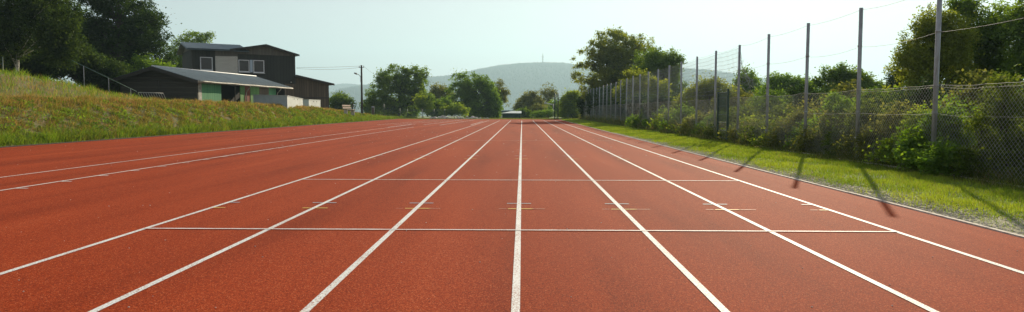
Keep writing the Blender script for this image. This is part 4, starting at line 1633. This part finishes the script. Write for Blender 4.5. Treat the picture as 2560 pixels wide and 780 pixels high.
A_ = P(633, 238, 57); B_ = P(718, 240, 55); C_ = P(757, 248, 62)
storage_box("long zinc storage box on the bank in front of the shed", A_, B_, C_, .8, (.38, .6))
A_ = P(757, 250, 64); B_ = P(772, 250, 63); C_ = P(801, 251, 67.5)
storage_box("smaller zinc storage box, right of the long one", A_, B_, C_, .8, (.35, .62))

# ------------------------------------------------------------------ handrail on the mound, cycle rail, green post
hp0 = P(180, 151, 44); hp1 = P(342, 229, 46.5)
T = thing("handrail", "thin grey metal handrail sloping down the grassy mound towards the shed", "handrail", hp1)
mb = MB(); mb.tube([hp0, hp1], .017, 6); mb.build("rail", M['green_net'], T)
for t in (.17, .55, .9):
    p = hp0.lerp(hp1, t)
    mb = MB(); mb.tube([p, (p.x, p.y, float(bank_h(p.x, p.y)) - .1)], .02, 6); mb.build("post", M['net'], T)
T = thing("cycle_rack", "low metal rack of slanted bars on the crest beside the dark shed wall", "rack", P(345, 240, 47))
ra, rb = P(345, 231, 47.0), P(408, 233, 48.2)
mb = MB(); mb.tube([ra, rb], .022, 5); mb.build("rail", M['wire'], T)
for k in range(11):
    p = ra.lerp(rb, k / 10)
    mb = MB(); mb.tube([p, p + Vector((.18, 0, -.42))], .012, 4); mb.build("bar", M['wire'], T)
T = thing("green_barrier", "green metal barrier frame on the mound at the left edge", "barrier", P(5, 165, 40))
mb = MB()
b0, b1, b2 = P(-30, 160, 40), P(6, 160, 40), P(6, 142, 40)
mb.tube([b0, b1], .03, 6); mb.build("rail", M['green_steel'], T)
mb = MB(); mb.tube([b2, (b1.x, b1.y, float(bank_h(b1.x, b1.y)) - .1)], .03, 6); mb.build("post", M['green_steel'], T)

# ------------------------------------------------------------------ utility pole with lamp and wires
pp = P(905, 282, 80)
zt = P(905, 163, 80).z
gz0 = float(bank_h(pp.x, 80))
T = thing("utility_pole", "tall dark wooden utility pole with a street lamp arm at the end of the bank", "utility pole", (pp.x, 80, gz0))
mb = MB(); mb.tube([(pp.x, 80, gz0 - .3), (pp.x, 80, zt)], [.13, .10], 10); mb.build("pole", M['pole_wood'], T)
mb = MB()
q1, q2, q3 = P(904, 205, 80), P(902, 192, 80), P(897, 186.5, 80)
mb.tube([Vector((pp.x - .1, 79.9, q1.z)), q1 + Vector((-.08, -.1, .1)), q2 + Vector((0, -.1, 0)), q3 + Vector((0, -.1, 0)), P(891, 184.5, 79.9)], .035, 6)
arm = mb.build("lamp_arm", M['steel'], T)
mb = MB(); e1, e2 = P(893, 185, 79.9), P(885.5, 182.5, 79.9)
mb.tube([e1, e1.lerp(e2, .3), e2], [.06, .11, .07], 8); mb.build("lamp_head", M['steel'], arm)
mb = MB()
for s_ in (-.25, .25):
    mb.tube([(pp.x + s_, 80.0, zt - .22), (pp.x + s_, 80, zt - .05)], .03, 6)
mb.tube([(pp.x - .32, 80, zt - .25), (pp.x + .32, 80, zt - .25)], .03, 5)
mb.build("insulator_bar", M['fascia'], T)


def cable(label, p, q, sag_, r=.011):
    pts = []
    for k in range(17):
        t = k / 16
        v = Vector(p).lerp(Vector(q), t)
        v.z -= sag_ * 4 * t * (1 - t)
        pts.append(v)
    mb = MB(); mb.tube(pts, r, 4)
    o = mb.build("overhead_cable", M['fascia'], None, loc=pts[0])
    meta(o, label, "cable", "overhead cables at the utility pole")


wl = P(741, 168.5, 79)
cable("upper overhead cable from the utility pole to the clubhouse", (pp.x - .25, 80, zt - .1), wl, .05)
cable("lower overhead cable from the utility pole to the clubhouse", (pp.x - .1, 80, zt - .25), P(741, 171, 79), .18)
cable("overhead cable running right from the utility pole into the big far tree", (pp.x + .25, 80, zt - .1), P(960, 195, 104), .25)

# ------------------------------------------------------------------ bench
bp_ = P(866, 279, 70)
gzb = float(bank_h(bp_.x, 70))
T = thing("park_bench", "sunlit wooden bench on the crest of the bank left of the utility pole", "bench", (bp_.x, 70, gzb))
bx, by = bp_.x, 70.0
ang = R(76)
bd = Vector((math.cos(ang), math.sin(ang), 0)); bn = Vector((math.sin(ang), -math.cos(ang), 0))
bo = Vector((bx - .35, by, gzb + .12))
zz = Vector((0, 0, 1))
for k in range(2):
    mb = MB(); mb.box(bo + zz * (.55 + k * .22) - bn * .05 * k, bd * 1.7, -bn * .03, zz * .15); mb.build("backrest_slat", M['bench_wood'], T)
for k in range(3):
    mb = MB(); mb.box(bo + zz * .42 + bn * (.04 + k * .15), bd * 1.9, bn * .12, zz * .04); mb.build("seat_slat", M['bench_wood'], T)
for s_ in (.12, 1.6):
    mb = MB(); mb.box(bo - zz * .3 + bd * s_ + bn * .05, bd * .08, bn * .36, zz * .71); mb.build("leg", M['stone'], T)

# notice board
nb = P(936, 288, 84)
gzn = float(bank_h(nb.x, 84))
T = thing("notice_board", "narrow notice board with a white top between two posts on the bank", "sign", (nb.x, 84, gzn))
x0, x1 = P(929.5, 280, 84).x, P(935.5, 280, 84).x
ztb = P(933, 266, 84).z
for x in (x0, x1):
    mb = MB(); mb.tube([(x, 84, gzn - .2), (x, 84, ztb)], .022, 6); mb.build("post", M['wire'], T)
mb = MB(); mb.box((x0, 83.97, ztb - .10), (x1 - x0, 0, 0), (0, .03, 0), (0, 0, .10)); mb.build("top_board", M['white_paint'], T)
mb = MB(); mb.box((x0 + .02, 83.97, gzn + .15), (x1 - x0 - .04, 0, 0), (0, .03, 0), (0, 0, ztb - .13 - gzn - .15)); mb.build("panel", M['brown_wood'], T)
pz = P(881.5, 259, 84)
T = thing("timber_post", "short brown timber post right of the bench", "post", (pz.x, 84, float(bank_h(pz.x, 84))))
mb = MB(); mb.box((pz.x - .06, 83.94, float(bank_h(pz.x, 84)) - .2), (.12, 0, 0), (0, .12, 0), (0, 0, pz.z - float(bank_h(pz.x, 84)) + .2)); mb.build("post", M['bark'], T)

# low far fence
T = thing("green_mesh_fence", "low green wire mesh fence in front of the far trees", "fence", (-22, 92, 0))
fp = [(838, 92), (872, 91), (960, 90), (1000, 91), (1018, 92), (1055, 93), (1085, 94), (1112, 95), (1150, 97)]
fpts = []
for (px, Yv) in fp:
    x = P(px, 280, Yv).x
    z = float(bank_h(x, Yv)) if x < FOOT else float(ground_h(x, Yv))
    hgt = 1.75 if px in (960,) else 1.35
    fpts.append(Vector((x, Yv, z)))
    mb = MB(); mb.tube([(x, Yv, z - .1), (x, Yv, z + hgt)], .035, 6); mb.build("post", M['green_steel'], T)
mb = MB()
for a, b in zip(fpts[:-1], fpts[1:]):
    for k in range(8):
        h_ = .08 + k * .17
        mb.tube([a + zz * h_, b + zz * h_], .008, 3, cap=False)
    m__ = int((b - a).length / .2)
    for k in range(m__):
        q = a.lerp(b, k / m__)
        mb.tube([q + zz * .05, q + zz * 1.27], .006, 3, cap=False)
mb.build("mesh_panel", M['green_net'], T)

# drain channel in the bank
mb = MB()
pts_l, pts_r = [], []
for k in range(15):
    u_ = .02 + k * .22
    Yc = 76.2 + .55 * u_
    for lst, dy in ((pts_l, -.24), (pts_r, .24)):
        xx = FOOT - u_
        lst.append(Vector((xx, Yc + dy, float(bank_h(xx, Yc + dy)) + .03)))
for k in range(14):
    mb.poly([pts_l[k], pts_l[k + 1], pts_r[k + 1], pts_r[k]][::-1])
mb.build("drain_channel", M['dark_edging'])
meta(bpy.data.objects["drain_channel"], "dark drainage channel cutting down the bank", kind="structure")

# ------------------------------------------------------------------ stones at the track end
def rock_mesh(seed):
    r = np.random.default_rng(seed)
    import bmesh
    bm = bmesh.new()
    bmesh.ops.create_icosphere(bm, subdivisions=2, radius=1)
    for v in bm.verts:
        v.co *= 1 + .22 * math.sin(v.co.x * 4 + seed) + .16 * math.sin(v.co.y * 5 + seed * 2) + r.normal(0, .05)
        v.co.z *= .6
    me = bpy.data.meshes.new("white_stone")
    bm.to_mesh(me)
    bm.free()
    me.materials.append(M['stone'])
    return me


rocks = [rock_mesh(i) for i in range(5)]
rr = random.Random(11)
for k in range(64):
    px = 1078 + (1222 - 1078) * ((k * .618) % 1)
    Yv = 90.0 + rr.random() * 1.6
    p = P(px, 290, Yv)
    s_ = rr.uniform(.10, .30) * (1.0 if px < 1200 else .7)
    o = bpy.data.objects.new("white_stone", rocks[k % 5])
    COL.objects.link(o)
    o.location = (p.x, Yv, rr.choice([0, 0, .14, .28]) * (1 if 1090 < px < 1170 else .3) + s_ * .2)
    o.scale = (s_ * rr.uniform(.8, 1.5), s_, s_ * rr.uniform(.7, 1.1))
    o.rotation_euler = (rr.uniform(-.4, .4), rr.uniform(-.4, .4), rr.uniform(0, 6))
    meta(o, "pale rough stone in the loose heap beyond the far left end of the track", "stone", "pale stones heaped at the track end")

# ------------------------------------------------------------------ hut, pale building, floodlight
ha, hb = P(1256, 283, 104), P(1296, 283, 104)
zg = float(ground_h(ha.x, 104))
T = thing("garden_hut", "small dark green hut with a pale sheet roof at the end of the track", "hut", (ha.x, 104, zg))
mb = MB(); mb.box((ha.x, 104, zg - .2), (hb.x - ha.x + .3, 0, 0), (0, 3, 0), (0, 0, ha.z - zg + .2)); mb.build("wall", M['hut_green'], T)
mb = MB()
r0, r1, r2, r3 = Vector((ha.x - .15, 103.7, ha.z + .02)), Vector((hb.x + .45, 103.7, ha.z + .02)), Vector((hb.x + .45, 107.2, ha.z + .32)), Vector((ha.x + 1.3, 107.2, ha.z + .32))
mb.slab([r0, r1, r2, r3], (r1 - r0).cross(r3 - r0).normalized(), .06); mb.build("roof", M['zinc'], T)
fa = P(1238, 282, 150)
fb = P(1256, 282, 150)
T = thing("pale_building", "pale low building glimpsed between the slender birch trunk and the green hut", "building", (fa.x - 4, 150, -1.6))
mb = MB(); mb.box((fa.x - 4, 150, -1.8), (fb.x - fa.x + 8, 0, 0), (0, 6, 0), (0, 0, fa.z + 1.8)); mb.build("wall", M['pale_wall'], T)
mb = MB(); mb.box((fa.x - 4.3, 149.6, fa.z + .003), (fb.x - fa.x + 8.6, 0, 0), (0, 6.8, 0), (0, 0, .5)); mb.build("roof", M['roof_felt'], T)
l0 = P(1383, 262, 96)
T = thing("floodlight", "pole with a slim white lamp arm near the thin birch", "lamp", (l0.x, 96, -.1))
mb = MB(); mb.tube([(l0.x, 96, -.3), (l0.x, 96, l0.z + .15)], .05, 6); mb.build("pole", M['steel'], T)
mb = MB()
la, lb_ = P(1361, 257, 96), P(1381, 261.5, 96)
mb.tube([lb_, la], [.09, .10], 6); mb.build("lamp_arm", M['white_paint'], T)

# ------------------------------------------------------------------ hills
def ridge_interp(pts, Yr):
    q = [P(px, py, Yr) for px, py in pts]
    return [v.x for v in q], [v.z for v in q]


cone_pos = []


def hill(label, pts, Yr, dep, seed, x_step=40, trees=2600, th=11.0):
    xs_, zs_ = ridge_interp(pts, Yr)
    xs = np.arange(xs_[0] - 1200, xs_[-1] + 1200, x_step)
    ys = np.linspace(Yr - dep, Yr + dep, 26)

    def hf(X, Y):
        rz = np.interp(X, [xs_[0] - 1200] + xs_ + [xs_[-1] + 1200], [-22] + zs_ + [-22]) - th * .8
        t = (Y - Yr) / dep
        prof = np.clip(np.cos(t * math.pi / 2), 0, 1) ** 1.3
        b = (np.sin(X * .006 + seed) * np.sin(Y * .008 + seed) + .5 * np.sin(X * .017 + Y * .011)) * 6 * (1 - prof) * prof * 3
        return -22 + (rz + 22) * prof + b
    o = link("hill", grid_mesh("hill", xs, ys, hf), M['forest_floor'])
    meta(o, label, kind="structure")
    r = np.random.default_rng(seed)
    n = trees
    Xc = r.uniform(xs_[0] - 200, xs_[-1] + 200, n)
    tt_ = np.where(r.random(n) < .45, r.uniform(-.06, .03, n), -r.random(n) ** 1.3 * .9)
    Yc = Yr + tt_ * dep
    cone_pos.append(np.stack([Xc, Yc, hf(Xc, Yc) - 1, np.full(n, th)], 1))


hill("forested blue hill with a radio mast on its rounded top", [(1000, 205), (1060, 196), (1140, 189), (1200, 174), (1250, 165), (1300, 160), (1357, 158), (1410, 159), (1440, 164), (1500, 176), (1600, 190), (1680, 200)], 3000, 900, 3, trees=20000, th=13)
hill("low forested ridge showing through the ball net on the right", [(1600, 176), (1700, 172), (1745, 174), (1790, 179), (1840, 187), (1880, 196), (1960, 200), (2100, 215)], 2900, 700, 5, trees=8000, th=13)
hill("pale far hill behind the utility pole", [(780, 222), (830, 215), (866, 209), (900, 212), (940, 212), (1000, 212), (1100, 216)], 4300, 1100, 8, 60, trees=5000, th=12)
hill("darker wooded spur in front of the pale far hill", [(820, 240), (860, 226), (895, 219), (930, 215), (1000, 208), (1060, 206)], 3400, 800, 12, trees=4500, th=13)
c = np.concatenate(cone_pos)
n = len(c)
r = np.random.default_rng(77)
H_ = c[:, 3] * r.uniform(.6, 1.25, n)
Rr = H_ * r.uniform(.22, .32, n)
ang_ = np.arange(5) * 2 * math.pi / 5
ringv = np.stack([np.cos(ang_), np.sin(ang_), np.zeros(5)], 1)
V = np.concatenate([c[:, None, :3] + ringv[None] * Rr[:, None, None], (c[:, :3] + np.array([0, 0, 1.0]) * H_[:, None])[:, None]], 1)
Fc = (np.arange(n) * 6)[:, None, None] + np.array([[0, 1, 5], [1, 2, 5], [2, 3, 5], [3, 4, 5], [4, 0, 5]])[None]
o = link("hill_forest", np_mesh("hill_forest", V.reshape(-1, 3), Fc.reshape(-1, 3)), M['conifer'])
meta(o, "dense conifer forest covering the distant hills", kind="stuff")
# radio mast
mt = P(1357, 133, 3000)
zb = P(1357, 158, 3000).z - 8
T = thing("radio_mast", "thin radio mast on the top of the blue hill", "mast", (mt.x, 3000, zb))
mb = MB()
mb.tube([(mt.x, 3000, zb - 5), (mt.x, 3000, mt.z - 12), (mt.x, 3000, mt.z)], [2.0, 1.6, .8], 6)
mb.build("mast_pole", M['fascia'], T)
for dz_, s_ in ((14, 4.5), (20, 4.0), (27, 3.2)):
    mb = MB(); mb.box((mt.x - s_, 2999.4, mt.z - dz_), (2 * s_, 0, 0), (0, 1.2, 0), (0, 0, 1.6)); mb.build("antenna_arm", M['fascia'], T)
